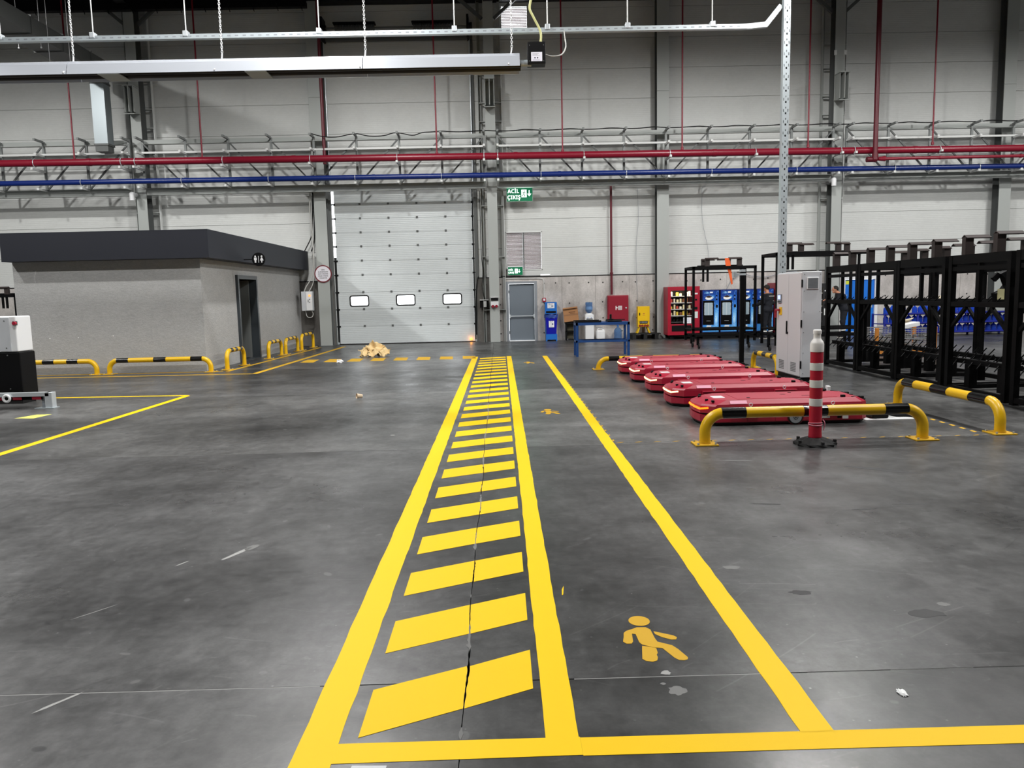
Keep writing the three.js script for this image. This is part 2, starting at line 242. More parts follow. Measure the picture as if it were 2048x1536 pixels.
// ---- wall behind everything: concrete plinth, sandwich panels above ----
const wall = structure('wall_back');
const BAYS = [-23.2, -17.45, -11.75, -5.9, -0.2, 5.5, 11.3, 17.1, 22.9];
const OPEN = [[-5.72, -0.8, 0, 5.35], [0.22, 1.47, 2.43, 3.74], [0.22, 1.12, 10.24, 11.12], [0.2, 1.26, 0, 2.05], [11.82, 13.06, 0, 1.97]];
function around(x0, x1, y0, y1, holes) {                    // a rectangle less the openings, as rectangles
  for (const [a, b, c, d] of holes) if (a < x1 - 1e-3 && b > x0 + 1e-3 && c < y1 - 1e-3 && d > y0 + 1e-3) {
    const out = [], rest = holes;
    if (c > y0) out.push(...around(x0, x1, y0, c, rest)); if (d < y1) out.push(...around(x0, x1, d, y1, rest));
    const ya = Math.max(y0, c), yb = Math.min(y1, d);
    if (a > x0) out.push(...around(x0, a, ya, yb, rest)); if (b < x1) out.push(...around(b, x1, ya, yb, rest));
    return out;
  }
  return [[x0, x1, y0, y1]];
}
for (const [a, b, c, d] of around(-24.2, 24.2, -0.1, 11.9, OPEN)) mesh('wall_core', BX(a, b, c, d, WZ - 0.24, WZ - 0.06), m.backing, wall);
for (let i = 0; i < 8; i++) for (let r = 0; r < 10; r++) {
  const y0 = 2.2 + 0.98 * r, y1 = Math.min(11.75, y0 + 0.98);
  for (const [a, b, c, d] of around(BAYS[i] + 0.004, BAYS[i + 1] - 0.004, y0 + 0.005, y1 - 0.005, OPEN)) { const g = BX(a, b, c, d, WZ - 0.06, WZ); g.translate(0, 0, rr(-.0015, .0015)); mesh('wall_panel', g, m.panel, wall); }
}
for (let i = 0; i < 8; i++) for (let k = 0; k < 5; k++) {
  const x0 = BAYS[i] + k * 1.16, x1 = Math.min(BAYS[i + 1], x0 + 1.16); if (x1 - x0 < .05) continue;
  for (const [a, b, c, d] of around(x0 + 0.003, x1 - 0.003, -0.05, 2.19, OPEN)) {
    const jamb = a < -0.2 && b > -7, p = mesh('concrete_panel', BX(a, b, c, d, WZ - 0.05, WZ + 0.12 + rr(-.003, .003)), jamb ? m.jamb : m.concrete, wall);
    if (b - a > .3 && b > -7) for (const y of [0.28, 0.72, 1.28, 1.96]) for (const x of b - a > .7 ? [a + 0.24, b - 0.24] : [(a + b) / 2]) if (y > c && y < d) mesh('tie_hole', CY(0.026, 0.02, 0.012, x + rr(-.03, .03), y + rr(-.02, .02), WZ + 0.121, 'z', 10), m.hole, p);
  }
}
mesh('plinth_flashing', [BX(-23, -5.8, 2.185, 2.215, WZ, WZ + 0.13), BX(-0.78, 22.9, 2.185, 2.215, WZ, WZ + 0.13)], m.black, wall);
for (const [name, b] of [['wall_left', [-24.3, -24, -0.2, 11.9, -27.1, 16]], ['wall_right', [24, 24.3, -0.2, 11.9, -27.1, 16]], ['wall_front', [-24.3, 24.3, -0.2, 11.9, 16, 16.3]]]) { const w = mesh(name, BX(...b), M(0x8f908e, .7), scene); w.userData.kind = 'structure'; }
const ceil = mesh('ceiling', BX(-24.4, 24.4, 11.75, 12.0, -27.1, 16.3), m.roof, scene); ceil.userData.kind = 'structure';
// roof steel
const roofSteel = structure('trim_1');
mesh('eave_beam', [BX(-23.5, 23.5, 11.2, 11.22, -26.75, -26.4), BX(-23.5, 23.5, 11.55, 11.57, -26.75, -26.4), BX(-23.5, 23.5, 11.22, 11.55, -26.58, -26.56)], m.beam, roofSteel);
for (const x of [-11.75, -0.2, 11.3]) mesh('rafter', [BX(x - .15, x + .15, 11.02, 11.04, -26.2, 15.9), BX(x - .15, x + .15, 11.6, 11.62, -26.2, 15.9), BX(x - .01, x + .01, 11.04, 11.6, -26.2, 15.9)], m.beam, roofSteel);
for (const z of [-24.2, -21.5, -18.8, -16, -10, -4, 2, 8, 14]) mesh('purlin', BX(-23.8, 23.8, 11.45, 11.7, z - .04, z + .04), m.beam, roofSteel);
mesh('truss_chord', [BX(-23, -5.95, 10.82, 10.98, -25.9, -25.7), BX(-23, -5.95, 10.98, 11.6, -25.82, -25.78)], m.black, roofSteel);
for (let k = 0; k < 14; k++) mesh('beam_clip', bar(V(-16 + k * .76, 10.95, -25.66), V(-15.93 + k * .76, 10.68, -25.66), .02), m.black, roofSteel);

// ---- columns ----
function mainColumn(x, n, corbel) {
  const c = structure('column_' + n); c.position.set(x, 0, 0);
  mesh('flange', BX(-0.165, 0.165, 0, 11.2, -26.12, -26.1), m.steel, c); mesh('web', BX(-0.01, 0.01, 0, 11.2, -26.48, -26.12), m.steelDark, c); mesh('flange', BX(-0.165, 0.165, 0, 11.2, -26.5, -26.48), m.steelDark, c);
  for (const s of [-1, 1]) mesh('side_post', [BX(s * .34 - .045, s * .34 + .045, 0, 11.2, -26.69, -26.66), BX(s * .385 - .006, s * .385 + .006, 0, 11.2, -26.66, -26.52)], s > 0 ? m.steelWhite : m.steel, c);
  for (const y of [1.1, 2.9, 4.6, 7.35, 7.95, 8.85, 9.6]) mesh('tie_plate', BX(-0.37, 0.37, y - .012, y + .012, -26.66, -26.5), m.steel, c);
  if (corbel) {
    const k = sub('corbel', c);
    mesh('cap_plate', BX(-0.17, 0.17, 8.5, 8.525, -26.1, -25.66), m.steel, k); mesh('foot_plate', B(0.36, 0.022, 0.46).rotateX(.2).translate(0, 7.68, -25.88), m.steel, k);
    for (const s of [-1, 1]) mesh('side_plate', BX(s * .14 - .008, s * .14 + .008, 7.7, 8.5, -26.1, -25.72), m.steel, k);
    mesh('rib', [BX(-0.012, 0.012, 7.7, 8.5, -26.1, -25.68)], m.steel, k); mesh('back_plate', BX(-.13, .13, 7.7, 8.5, -26.1, -26.06), m.steel, k);
    mesh('bolt_plate', [BX(-.2, -.12, 9.15, 9.3, -26.1, -26.07), BX(.12, .2, 9.15, 9.3, -26.1, -26.07)], m.steelWhite, k);
  }
  for (const s of [-1, 1]) mesh('knee_brace', bar(V(s * 0.2, 10.55, -26.3), V(s * 0.95, 11.2, -26.3), 0.1), m.steelDark, c);
  mesh('base_plate', BX(-0.24, 0.24, 0, 0.02, -26.6, -26.02), m.steelDark, c);
}
[[-11.75, 1, 1], [-0.2, 2, 1], [11.3, 3, 1], [-22.9, 4, 0]].forEach((a) => mainColumn(...a));
function sideColumn(x, n, w = 0.2) {
  const c = structure('column_' + n); c.position.set(x, 0, 0);
  mesh('flange', BX(-w, w, 0, 11.2, -26.32, -26.3), m.steel, c); mesh('web', BX(-0.012, 0.012, 0, 11.2, -26.66, -26.32), m.steelDark, c); mesh('flange', BX(-w, w, 0, 11.2, -26.68, -26.66), m.steelDark, c);
  mesh('fishplate', BX(-w, w, 8.18, 8.2, -26.34, -26.28), m.steel, c); mesh('base_plate', BX(-w - .04, w + .04, 0, 0.02, -26.68, -26.2), m.steelDark, c);
}
[[-5.95, 5], [5.53, 6], [17.1, 7], [-17.45, 8]].forEach((a) => sideColumn(...a));

// ---- roller door ----
const door = structure('door_1'); 
const SEC = [0.03, 0.63, 1.215, 1.8, 2.39, 2.875, 3.36, 3.83, 4.3, 4.775, 5.3], DX0 = -5.6, DX1 = -0.92, DZ = -26.88;
for (let i = 0; i < 10; i++) {
  let g;
  if (i === 2) {
    const s = new THREE.Shape([[DX0, SEC[i] + .003], [DX1, SEC[i] + .003], [DX1, SEC[i + 1] - .003], [DX0, SEC[i + 1] - .003]].map((p) => new THREE.Vector2(...p)));
    for (const x of [-4.88, -3.28, -1.67]) s.holes.push(roundRect(x - .31, 1.335, x + .31, 1.67, .07, THREE.Path));
    g = metric(plate(s, .04).translate(0, 0, DZ - .02));
  } else g = BX(DX0, DX1, SEC[i] + .003, SEC[i + 1] - .003, DZ - .02, DZ + .02);
  if (i) g = [g, BX(DX0, DX1, SEC[i] - .02, SEC[i] + .02, DZ - .03, DZ - .02)];
  const p = mesh('door_panel', g, m.door, door);
  if (i) for (const x of [-4.73, -3.76, -2.79, -1.82]) mesh('hinge', [RB(.07, .065, .03, .006, x, SEC[i] + .01, DZ + .032), CY(.009, .009, .06, x, SEC[i], DZ + .045, 'x', 8)], m.steelDark, p);
  if (i === 2) for (const x of [-4.88, -3.28, -1.67]) {
    const s = roundRect(x - .335, 1.31, x + .335, 1.695, .09); s.holes.push(roundRect(x - .3, 1.345, x + .3, 1.66, .065, THREE.Path));
    mesh('window_frame', plate(s, .05, .004).translate(0, 0, DZ - .025), m.rubber, p); mesh('window_pane', BX(x - .31, x + .31, 1.335, 1.67, DZ - .004, DZ + .004), m.glass, p);
  }
}
mesh('bottom_seal', BX(DX0, DX1, 0, .03, DZ - .03, DZ + .02), m.rubber, door);
for (const s of [-1, 1]) {
  const x = s < 0 ? -5.735 : -0.79;
  mesh('guide_track', [BX(x - .03, x + .03, 0, 10.6, DZ + .02, DZ + .14), BX(x - .06, x + .06, 0, 10.6, DZ + .13, DZ + .15)], m.steelDark, door);
  mesh('edge_angle', BX(x + (s < 0 ? .04 : -.075), x + (s < 0 ? .06 : -.05), 0, 5.3, DZ + .03, DZ + .06), m.steelWhite, door);
  mesh('spring_rail', CY(.025, .025, 5.4, s < 0 ? -5.66 : -.84, 7.95, DZ + .2, 'y', 10), m.galvBright, door);
  for (let i = 1; i < 10; i++) mesh('roller', [CY(.022, .022, .1, s < 0 ? -5.64 : -.87, SEC[i], DZ + .05, 'x', 10), BX(s < 0 ? -5.62 : -.94, s < 0 ? -5.56 : -.88, SEC[i] - .03, SEC[i] + .03, DZ + .02, DZ + .035)], m.black, door);
}
mesh('edge_seal', BX(-5.7, -5.6, 0, 3.0, DZ - .08, DZ - .04), m.rubber, door); mesh('edge_seal', BX(-.92, -.8, 0, 5.35, DZ - .08, DZ - .04), m.rubber, door);
mesh('head_seal', BX(-5.72, -.8, 5.28, 5.36, DZ - .08, DZ + .0), m.rubber, door);
mesh('foot_bracket', RB(.1, .07, .08, .01, -5.66, .05, DZ + .1), m.galv, door); mesh('foot_bracket', RB(.12, .07, .08, .01, -.84, .05, DZ + .1), m.galv, door);
// spring shaft with its two drums above the doorway
const shaft = sub('spring_shaft', door);
mesh('axle', CY(.03, .03, 4.9, -3.3, 10.35, -26.35, 'x', 12), m.steelDark, shaft);
for (const x of [-4.55, -2.0]) { const g = []; for (let k = 0; k < 26; k++) g.push(new THREE.TorusGeometry(.1, .016, 6, 14).rotateY(Math.PI / 2).translate(x - .62 + k * .05, 10.35, -26.35)); mesh('coil_spring', g, m.steelDark, shaft); mesh('spring_guard', BX(x - .68, x + .68, 10.46, 10.5, -26.5, -26.2), m.black, shaft); }
for (const x of [-5.6, -.85]) mesh('cable_drum', [CY(.14, .14, .05, x, 10.35, -26.35, 'x', 20), CY(.1, .1, .14, x + .05, 10.35, -26.35, 'x', 20), BX(x - .05, x + .02, 10.0, 10.7, -26.75, -26.25)], m.black, shaft);
mesh('lintel', BX(-5.85, -.75, 10.05, 10.2, -26.78, -26.6), m.steelDark, shaft);
tag(mesh('door_beacon', [CY(.035, .045, .06, -1.05, .1, DZ + .06, 'y', 14)], M(0xffc04a, .3, { emissive: 0xff9a30, emissiveIntensity: 3 })), 'small amber lamp glowing at the foot of the roller door', 'lamp');
{ const l = new THREE.PointLight(0xff9a30, .025); l.position.set(-1.05, .12, DZ + .14); l.castShadow = true; l.name = 'beacon_light'; scene.add(l); }

// ---- fire door, windows, blue door ----
const d2 = structure('door_2');
mesh('door_frame', [BX(.2, .29, 0, 2.05, WZ - .06, WZ + .15), BX(1.17, 1.26, 0, 2.05, WZ - .06, WZ + .15), BX(.29, 1.17, 1.97, 2.05, WZ - .06, WZ + .15)], m.grey, d2);
{
  const leaf = mesh('door_leaf', BX(.295, 1.165, .025, 1.965, WZ + .0, WZ + .06), m.greyDoor, d2);
  mesh('push_bar', [CY(.018, .018, .84, .73, .86, WZ + .14, 'x', 12), BX(.3, .34, .8, .92, WZ + .06, WZ + .15), BX(1.12, 1.16, .8, .92, WZ + .06, WZ + .15)], m.galvBright, leaf);
  mesh('hinge', [CY(.012, .012, .1, .297, .3, WZ + .07, 'y', 8), CY(.012, .012, .1, .297, 1.7, WZ + .07, 'y', 8)], m.steelDark, leaf);
}
mesh('threshold', BX(.29, 1.17, 0, .02, WZ - .02, WZ + .16), m.white, d2);
function louvreWindow(n, x0, x1, y0, y1, pitch, mullion) {
  const w = structure('window_' + n), z = WZ - .03;
  mesh('window_frame', [BX(x0, x1, y1 - .03, y1, z - .06, z + .05), BX(x0, x1, y0, y0 + .03, z - .06, z + .05), BX(x0, x0 + .025, y0, y1, z - .06, z + .05), BX(x1 - .025, x1, y0, y1, z - .06, z + .05)], m.steelWhite, w);
  if (mullion) mesh('mullion', BX(mullion - .02, mullion + .02, y0 + .03, y1 - .03, z - .06, z + .02), m.steelDark, w);
  mesh('window_pane', BX(x0 + .02, x1 - .02, y0 + .02, y1 - .02, z + .004, z + .01), m.glass, w);
  for (const [a, b] of mullion ? [[x0 + .025, mullion - .02], [mullion + .02, x1 - .025]] : [[x0 + .025, x1 - .025]]) for (let y = y0 + .05; y < y1 - .03; y += pitch) mesh('louvre', B(b - a, .004, pitch * (mullion ? .97 : 1.02)).rotateX(mullion ? -1.3 + rr(-.16, .16) : -.5).translate((a + b) / 2, y, z - .1), m.slat, w);
  return w;
}
louvreWindow(1, .22, 1.47, 2.43, 3.74, .045, .83); louvreWindow(2, .22, 1.12, 10.24, 11.12, .05, 0);
const d3 = structure('door_3');
mesh('door_frame', [BX(11.82, 11.92, 0, 1.97, WZ - .02, WZ + .16), BX(12.96, 13.06, 0, 1.97, WZ - .02, WZ + .16), BX(11.92, 12.96, 1.86, 1.97, WZ - .02, WZ + .16), BX(11.92, 12.96, 0, .06, WZ - .02, WZ + .16)], m.white, d3);
{ const leaf = mesh('door_leaf', BX(11.925, 12.955, .06, 1.855, WZ + .02, WZ + .1), m.doorBlue, d3); mesh('door_notice', PB(.13, .13, .004, 12.02, 1.76, WZ + .103), M(0xd9e040, .6), leaf); mesh('handle', [CY(.012, .012, .12, 12.85, 1.0, WZ + .15, 'x', 8), RB(.04, .2, .02, .005, 12.88, .98, WZ + .11)], m.galv, leaf); }

// ---- lamps in rows along the hall, under the roof ----
{
  const lampM = new THREE.MeshStandardMaterial({ color: 0xffffff, emissive: LAMP_COLOR, emissiveIntensity: 8 });
  const first = thing('ceiling_lamp', 'round metal high bay lamp hung in a row under the roof', 'lamp', [0, 0, 0], 0, 'high bay lamps under the roof');
  mesh('reflector', new THREE.LatheGeometry([[.1, .42], [.14, .34], [.26, .2], [.36, .02], [.37, .02], [.27, .21], [.15, .36], [.1, .43]].map((p) => new THREE.Vector2(...p)), 32), m.galv, first);
  mesh('lamp_lens', CY(.34, .34, .02, 0, .05, 0, 'y', 32), lampM, first); mesh('ballast', CY(.11, .11, .3, 0, .56, 0, 'y', 20), m.steelDark, first); mesh('hook', CY(.01, .01, .6, 0, 1.0, 0, 'y', 8), m.galv, first);
  let n = 0;
  for (const x of LAMP_ROWS) for (const z of LAMP_Z) {
    if (n++) dup(first, [x, LAMP_Y, z], 0); else first.position.set(x, LAMP_Y, z);
    const l = new THREE.SpotLight(LAMP_COLOR, LAMP_POWER, 0, LAMP_SPREAD, LAMP_BLEND, 2); l.position.set(x, LAMP_Y, z); l.target.position.set(x, 0, z); l.castShadow = true; l.shadow.radius = 13; l.name = 'lamp_light'; l.target.name = 'lamp_aim'; scene.add(l, l.target);
  }
}

// ================= pipe rack along the wall =================
function pipeRack(x0, x1, label) {
  const t = thing('pipe_rack', label, 'pipe rack', [x0, 0, 0], 0, 'pipe rack bays along the wall'), L = x1 - x0, n = 8, step = L / n, z = -25.95;
  mesh('top_chord', [BX(0, L, 6.72, 6.735, z - .12, z + .04), BX(0, L, 6.735, 6.88, z - .12, z - .105)], m.steel, t);
  mesh('middle_chord', [BX(0, L, 6.41, 6.47, z + .04, z + .1)], m.steelWhite, t);
  mesh('bottom_chord', [BX(0, L, 5.1, 5.32, z - .1, z - .085), BX(0, L, 5.1, 5.112, z - .1, z + .06), BX(0, L, 5.308, 5.32, z - .1, z + .06)], m.steel, t);
  for (let i = 0; i <= n; i++) {
    const x = i * step;
    mesh('upright', BX(x - .035, x + .035, 5.32, 6.86, z - .05, z + .02), m.steelMid, t);
    for (const y of i % 2 ? [6.85, 6.4, 5.3] : [6.85, 6.4, 5.9, 5.3]) mesh('arm', [BX(x - .03, x + .03, y - .03, y + .03, z + .02, z + (y > 5.8 && y < 6 ? .75 : .5)), BX(x - .034, x + .034, y - .034, y + .034, z + (y > 5.8 && y < 6 ? .72 : .47), z + (y > 5.8 && y < 6 ? .76 : .51))], y > 6.8 ? m.steelMid : m.steelWhite, t);
    if (!(i % 2)) mesh('pipe_clamp', new THREE.TorusGeometry(.125, .012, 6, 20).rotateY(Math.PI / 2).translate(x, 6.03 - .005 * (x0 + x), -25.4), m.galvBright, t);
    if (i % 2) mesh('pipe_clamp', new THREE.TorusGeometry(.1, .01, 6, 18).rotateY(Math.PI / 2).translate(x, 5.45 - .003 * (x0 + x), -25.5), m.galvBright, t);
    if (i < n) { const down = i < n / 2; mesh('diagonal', bar(V(x + .04, down ? 6.72 : 5.33, z), V(x + step - .04, down ? 5.33 : 6.72, z), .045), m.steelDark, t); }
  }
  return t;
}
pipeRack(-23.0, -11.97, 'grey steel pipe rack bay at the far end past the duct column');
pipeRack(-11.53, -0.42, 'grey steel pipe rack bay passing above the roller door');
pipeRack(0.02, 11.08, 'grey steel pipe rack bay passing above the exit door and vending machines');
pipeRack(11.52, 22.6, 'grey steel pipe rack bay above the blue door, under the thick red drop pipe');
const tilt = (x, y0, k) => y0 + k * x;
tag(mesh('red_pipe', [rod(V(-23, tilt(-23, 6.03, -.005), -25.4), V(23, tilt(23, 6.03, -.005), -25.4), .112, 24), ...[-13, -6.5, 0.6, 7, 13.5].map((x) => CY(.122, .122, .12, x, tilt(x, 6.03, -.005), -25.4, 'x', 24))], m.redPipe), 'thick red fire main pipe running the length of the rack', 'pipe');
tag(mesh('blue_pipe', [rod(V(-23, tilt(-23, 5.45, -.003), -25.5), V(23, tilt(23, 5.45, -.003), -25.5), .086, 24), ...[-10, -4, 2, 8, 14].map((x) => CY(.095, .095, .1, x, tilt(x, 5.45, -.003), -25.5, 'x', 24))], m.bluePipe), 'blue pipe running along the underside of the rack', 'pipe');
{
  const names = [[-13.49, 'beside the galvanised duct'], [-9.43, 'between the duct column and the roller door'], [-1.93, 'crossing in front of the door panels near their column'], [2.11, 'just past the burner box'], [5.97, 'beside the narrow wall column over the vending machines'], [10.05, 'behind the perforated post'], [14.1, 'past the thick red drop pipe']];
  for (const [x, where] of names) tag(mesh('sprinkler_rod', [CY(.026, .026, 5.1, x, 8.65, -25.45, 'y', 10), CY(.045, .045, .08, x, 6.16, -25.45, 'y', 12)], m.redPipe), 'thin red upright pipe ' + where, 'pipe');
  tag(mesh('drop_pipe', [CY(.075, .075, 5.5, 12.12, 8.45, -25.2, 'y', 20), CY(.095, .095, .2, 12.12, 5.75, -25.2, 'y', 20), new THREE.SphereGeometry(.1, 16, 12).translate(12.12, 5.66, -25.2), CY(.085, .085, .25, 12.0, 5.66, -25.25, 'x', 16)], m.redDark), 'thick dark red pipe dropping from the roof to an elbow', 'pipe');
  tag(mesh('branch_pipe', [CY(.05, .05, 10, 17.2, 5.66, -25.15, 'x', 16), CY(.085, .06, .2, 12.32, 5.66, -25.15, 'x', 16), ...[14.2, 16.8].map((x) => CY(.06, .06, .06, x, 5.66, -25.15, 'x', 16))], m.redPipe), 'slim red branch pipe leaving the elbow of the drop pipe', 'pipe');
  tag(mesh('riser_pipe', [CY(.055, .055, 5.3, -5.63, 8.62, -25.9, 'y', 16)], m.redDark), 'red pipe running up beside the column of the roller door', 'pipe');
  tag(mesh('hydrant_pipe', [CY(.04, .04, 3.65, 3.82, 3.35, -26.58, 'y', 14), CY(.06, .06, .06, 3.82, 2.25, -26.58, 'y', 14)], m.redDark), 'dark red pipe coming down the wall into the red cabinet', 'pipe');
}
{ const p = []; for (let i = 0; i <= 90; i++) { const x = -6 + i * .3, s = ((x + 6) % 1.39) / 1.39; p.push(V(x, 6.92 - .16 * s * (1 - s) * (i < 12 ? 3.2 : 1), -25.75)); } tag(mesh('black_cable', tube(p, .016, 320, 6), m.black), 'black cable sagging between the tops of the rack posts', 'cable'); }
for (const [x, w] of [[-11.9, 'under the rack beside the duct column'], [11.05, 'under the rack beside the column over the vending machines']]) tag(mesh('vent_elbow', [CY(.075, .075, .2, x, 5.02, -25.75, 'y', 18), new THREE.SphereGeometry(.075, 16, 10).translate(x, 5.12, -25.75), CY(.07, .07, .3, x, 5.13, -25.9, 'z', 18)], m.white), 'white capped pipe elbow ' + w, 'pipe');

// ================= overhead: cable tray, heater, duct =================
{
  const t = thing('cable_tray', 'galvanised strut tray hung on thin rods above the lane', 'cable tray', [0, 6.36, -14.65]);
  mesh('channel', [BX(-10.2, 4.62, -.04, -.034, -.05, .05), BX(-10.2, 4.62, -.034, .04, -.05, -.044), BX(-10.2, 4.62, -.034, .04, .044, .05)], m.galv, t);
  mesh('end_bend', [bar(V(4.6, 0, 0), V(4.98, .03, 0), .08, .09), bar(V(4.96, .03, 0), V(5.235, .36, 0), .05, .09)], m.galv, t);
  for (const x of [-8.9, -7.24, -5.57, -3.17, -0.72, .97, 2.43, 3.98]) { const h = mesh('hanger_rod', CY(.011, .011, 4.9, x, 2.5, 0, 'y', 8), m.steelWhite, t); mesh('rod_clip', RB(.09, .1, .13, .01, x, .05, 0), m.galvBright, h); }
  const slots = []; for (let x = -10; x < 4.5; x += .14) slots.push(BX(x, x + .06, -.012, .01, .0495, .0512)); const s = mesh('slots', slots, m.grey, t); s.userData.kind = 'stuff';
}
{
  const s = new THREE.Shape([[-.07, 0], [.07, 0], [.07, 9], [-.07, 9]].map((p) => new THREE.Vector2(...p)));
  const box = (x, y, w, h) => { const p = new THREE.Path(); p.moveTo(x - w / 2, y - h / 2); p.lineTo(x - w / 2, y + h / 2); p.lineTo(x + w / 2, y + h / 2); p.lineTo(x + w / 2, y - h / 2); s.holes.push(p); };
  for (let y = 1.6; y < 8.4; y += .2) { box(0, y, .03, .035); box(0, y + .1, .014, .03); box(-.045, y + .05, .012, .05); box(.045, y + .05, .012, .05); }
  const t = thing('perforated_post', 'tall galvanised post punched with holes, standing behind the white cabinet', 'post', [5.32, 0, -14.62]);
  mesh('front_face', plate(s, .004).scale(.9, 1, 1).translate(0, 0, .06), m.galv, t);
  mesh('side_face', [BX(-.063, -.059, 0, 9, -.04, .06), BX(.059, .063, 0, 9, -.04, .06)], m.galv, t); mesh('back_lining', BX(-.06, .06, 0, 9, -.05, -.046), m.steelDark, t); mesh('foot_plate', BX(-.14, .14, 0, .012, -.14, .14), m.galv, t);
}
{
  const t = thing('radiant_heater', 'long radiant tube heater under a bright aluminium hood', 'heater', [0, 5.52, -14]);
  const prof = new THREE.Shape([[-.26, -.02], [-.2, .16], [-.11, .23], [.11, .23], [.2, .16], [.26, -.02], [.25, -.02], [.19, .15], [.1, .215], [-.1, .215], [-.19, .15], [-.25, -.02]].map((p) => new THREE.Vector2(...p)));
  for (const [a, b] of [[-10.2, -7.3], [-7.3, -2.26], [-2.26, .44]]) mesh('hood', plate(prof, b - a - .012).rotateY(Math.PI / 2).translate(a, 0, 0), m.alu, t);
  for (const z of [-.1, .1]) mesh('burner_tube', CY(.052, .052, 10.6, -4.85, .04, z, 'x', 16), M(0x2b2622, .4, { metalness: .6 }), t);
  mesh('neck_pipe', CY(.055, .055, .2, .53, .06, .1, 'x', 16), m.galv, t);
  for (const x of [-7.3, -4.74, -2.26, .28]) mesh('hanging_chain', [rod(V(x, .23, 0), V(x + .02, .34, .02), .014, 6), rod(V(x, .23, 0), V(x - .05, .0, .27), .012, 6), ...Array.from({ length: 34 }, (_, k) => new THREE.TorusGeometry(.02, .006, 5, 8).scale(.8, 1.2, 1).rotateY(k % 2 ? 1.57 : 0).translate(x + .02, .37 + k * .036, .02)), rod(V(x + .02, 1.55, .02), V(x + .02, 5.8, .02), .012, 6)], m.white, t);
  for (const x of [-9.3, -6.6, -4.1]) mesh('tube_bracket', BX(x - .18, x + .18, -.03, -.015, -.2, .25), m.steel, t);
  const b = thing('burner_box', 'black burner box with a white printed label at the heater end', 'burner', [.72, 5.54, -13.9]);
  mesh('case', RB(.31, .36, .26, .012, 0, .18, 0), m.black, b);
  mesh('rating_label', PB(.19, .15, .004, .0, .11, .132), M(0xffffff, .5, { map: canvasTex(128, 96, (c) => { c.fillStyle = '#eceaf4'; c.fillRect(0, 0, 128, 96); c.fillStyle = '#777'; for (let y = 14; y < 40; y += 9) c.fillRect(14, y, 60 + (y * 7) % 40, 3); c.fillStyle = '#223'; c.beginPath(); c.arc(44, 60, 8, 0, 7); c.arc(74, 60, 8, 0, 7); c.fill(); c.fillStyle = '#99a'; for (let y = 76; y < 90; y += 6) c.fillRect(18, y, 80, 2); }) }), b);
  mesh('screw', [[-.12, .3], [.12, .3], [-.12, .04], [.12, .04]].map(([x, y]) => CY(.008, .008, .006, x, y, .132, 'z', 8)), m.steelDark, b);
  tag(mesh('gas_hose', tube([V(.8, 5.9, -13.9), V(.8, 6.1, -13.9), V(.68, 6.35, -13.9), V(.62, 6.5, -13.9), V(.68, 6.75, -13.9), V(.74, 7.0, -13.9), V(.74, 7.6, -13.9)], .02, 40, 8), m.cableYellow), 'pale yellow hose curling down to the burner box', 'hose');
  tag(mesh('heater_cable', tube([V(.87, 5.72, -13.9), V(1.0, 5.69, -13.9), V(1.16, 5.73, -13.95), V(1.25, 5.9, -14.1), V(1.27, 6.2, -14.5), V(1.27, 6.33, -14.6)], .012, 40, 6), m.cableGrey), 'grey cable looping from the burner box up to the tray', 'cable');
}
{
  const t = thing('air_duct', 'galvanised air duct coming along the roof and dropping to the rack', 'duct', [-12.55, 0, -25.55]);
  mesh('drop', [BX(-.21, .21, 6.62, 8.75, -.2, .2)], m.ductTin, t); mesh('collar', [BX(-.23, .23, 8.5, 8.56, -.22, .22), BX(-.23, .23, 6.6, 6.66, -.22, .22)], m.steelDark, t); mesh('outlet', BX(-.2, .2, 6.42, 6.6, -.19, .19), m.steelDark, t);
  mesh('run', [BX(-.5, .3, 8.76, 9.2, -.25, 17)], m.steelDark, t); const j = []; for (let z = 1; z < 17; z += 1.5) mesh('flange_joint', BX(-.53, .33, 8.73, 9.23, z, z + .05), m.steelDark, t);
}
for (const [i, x, y, z] of [[0, -12.9, 8.55, -22], [1, -12.3, 8.55, -22], [2, -12.1, 8.05, -22], [3, -11.55, 8.0, -22]]) tag(mesh('hanging_wire', [CY(.006, .006, 11.4 - y, x, y + (11.4 - y) / 2, z, 'y', 6), new THREE.SphereGeometry(.025, 10, 8).translate(x, y, z)], m.white), 'thin white wire with a small tip hanging beside the duct', 'wire', 'thin wires hanging by the duct');

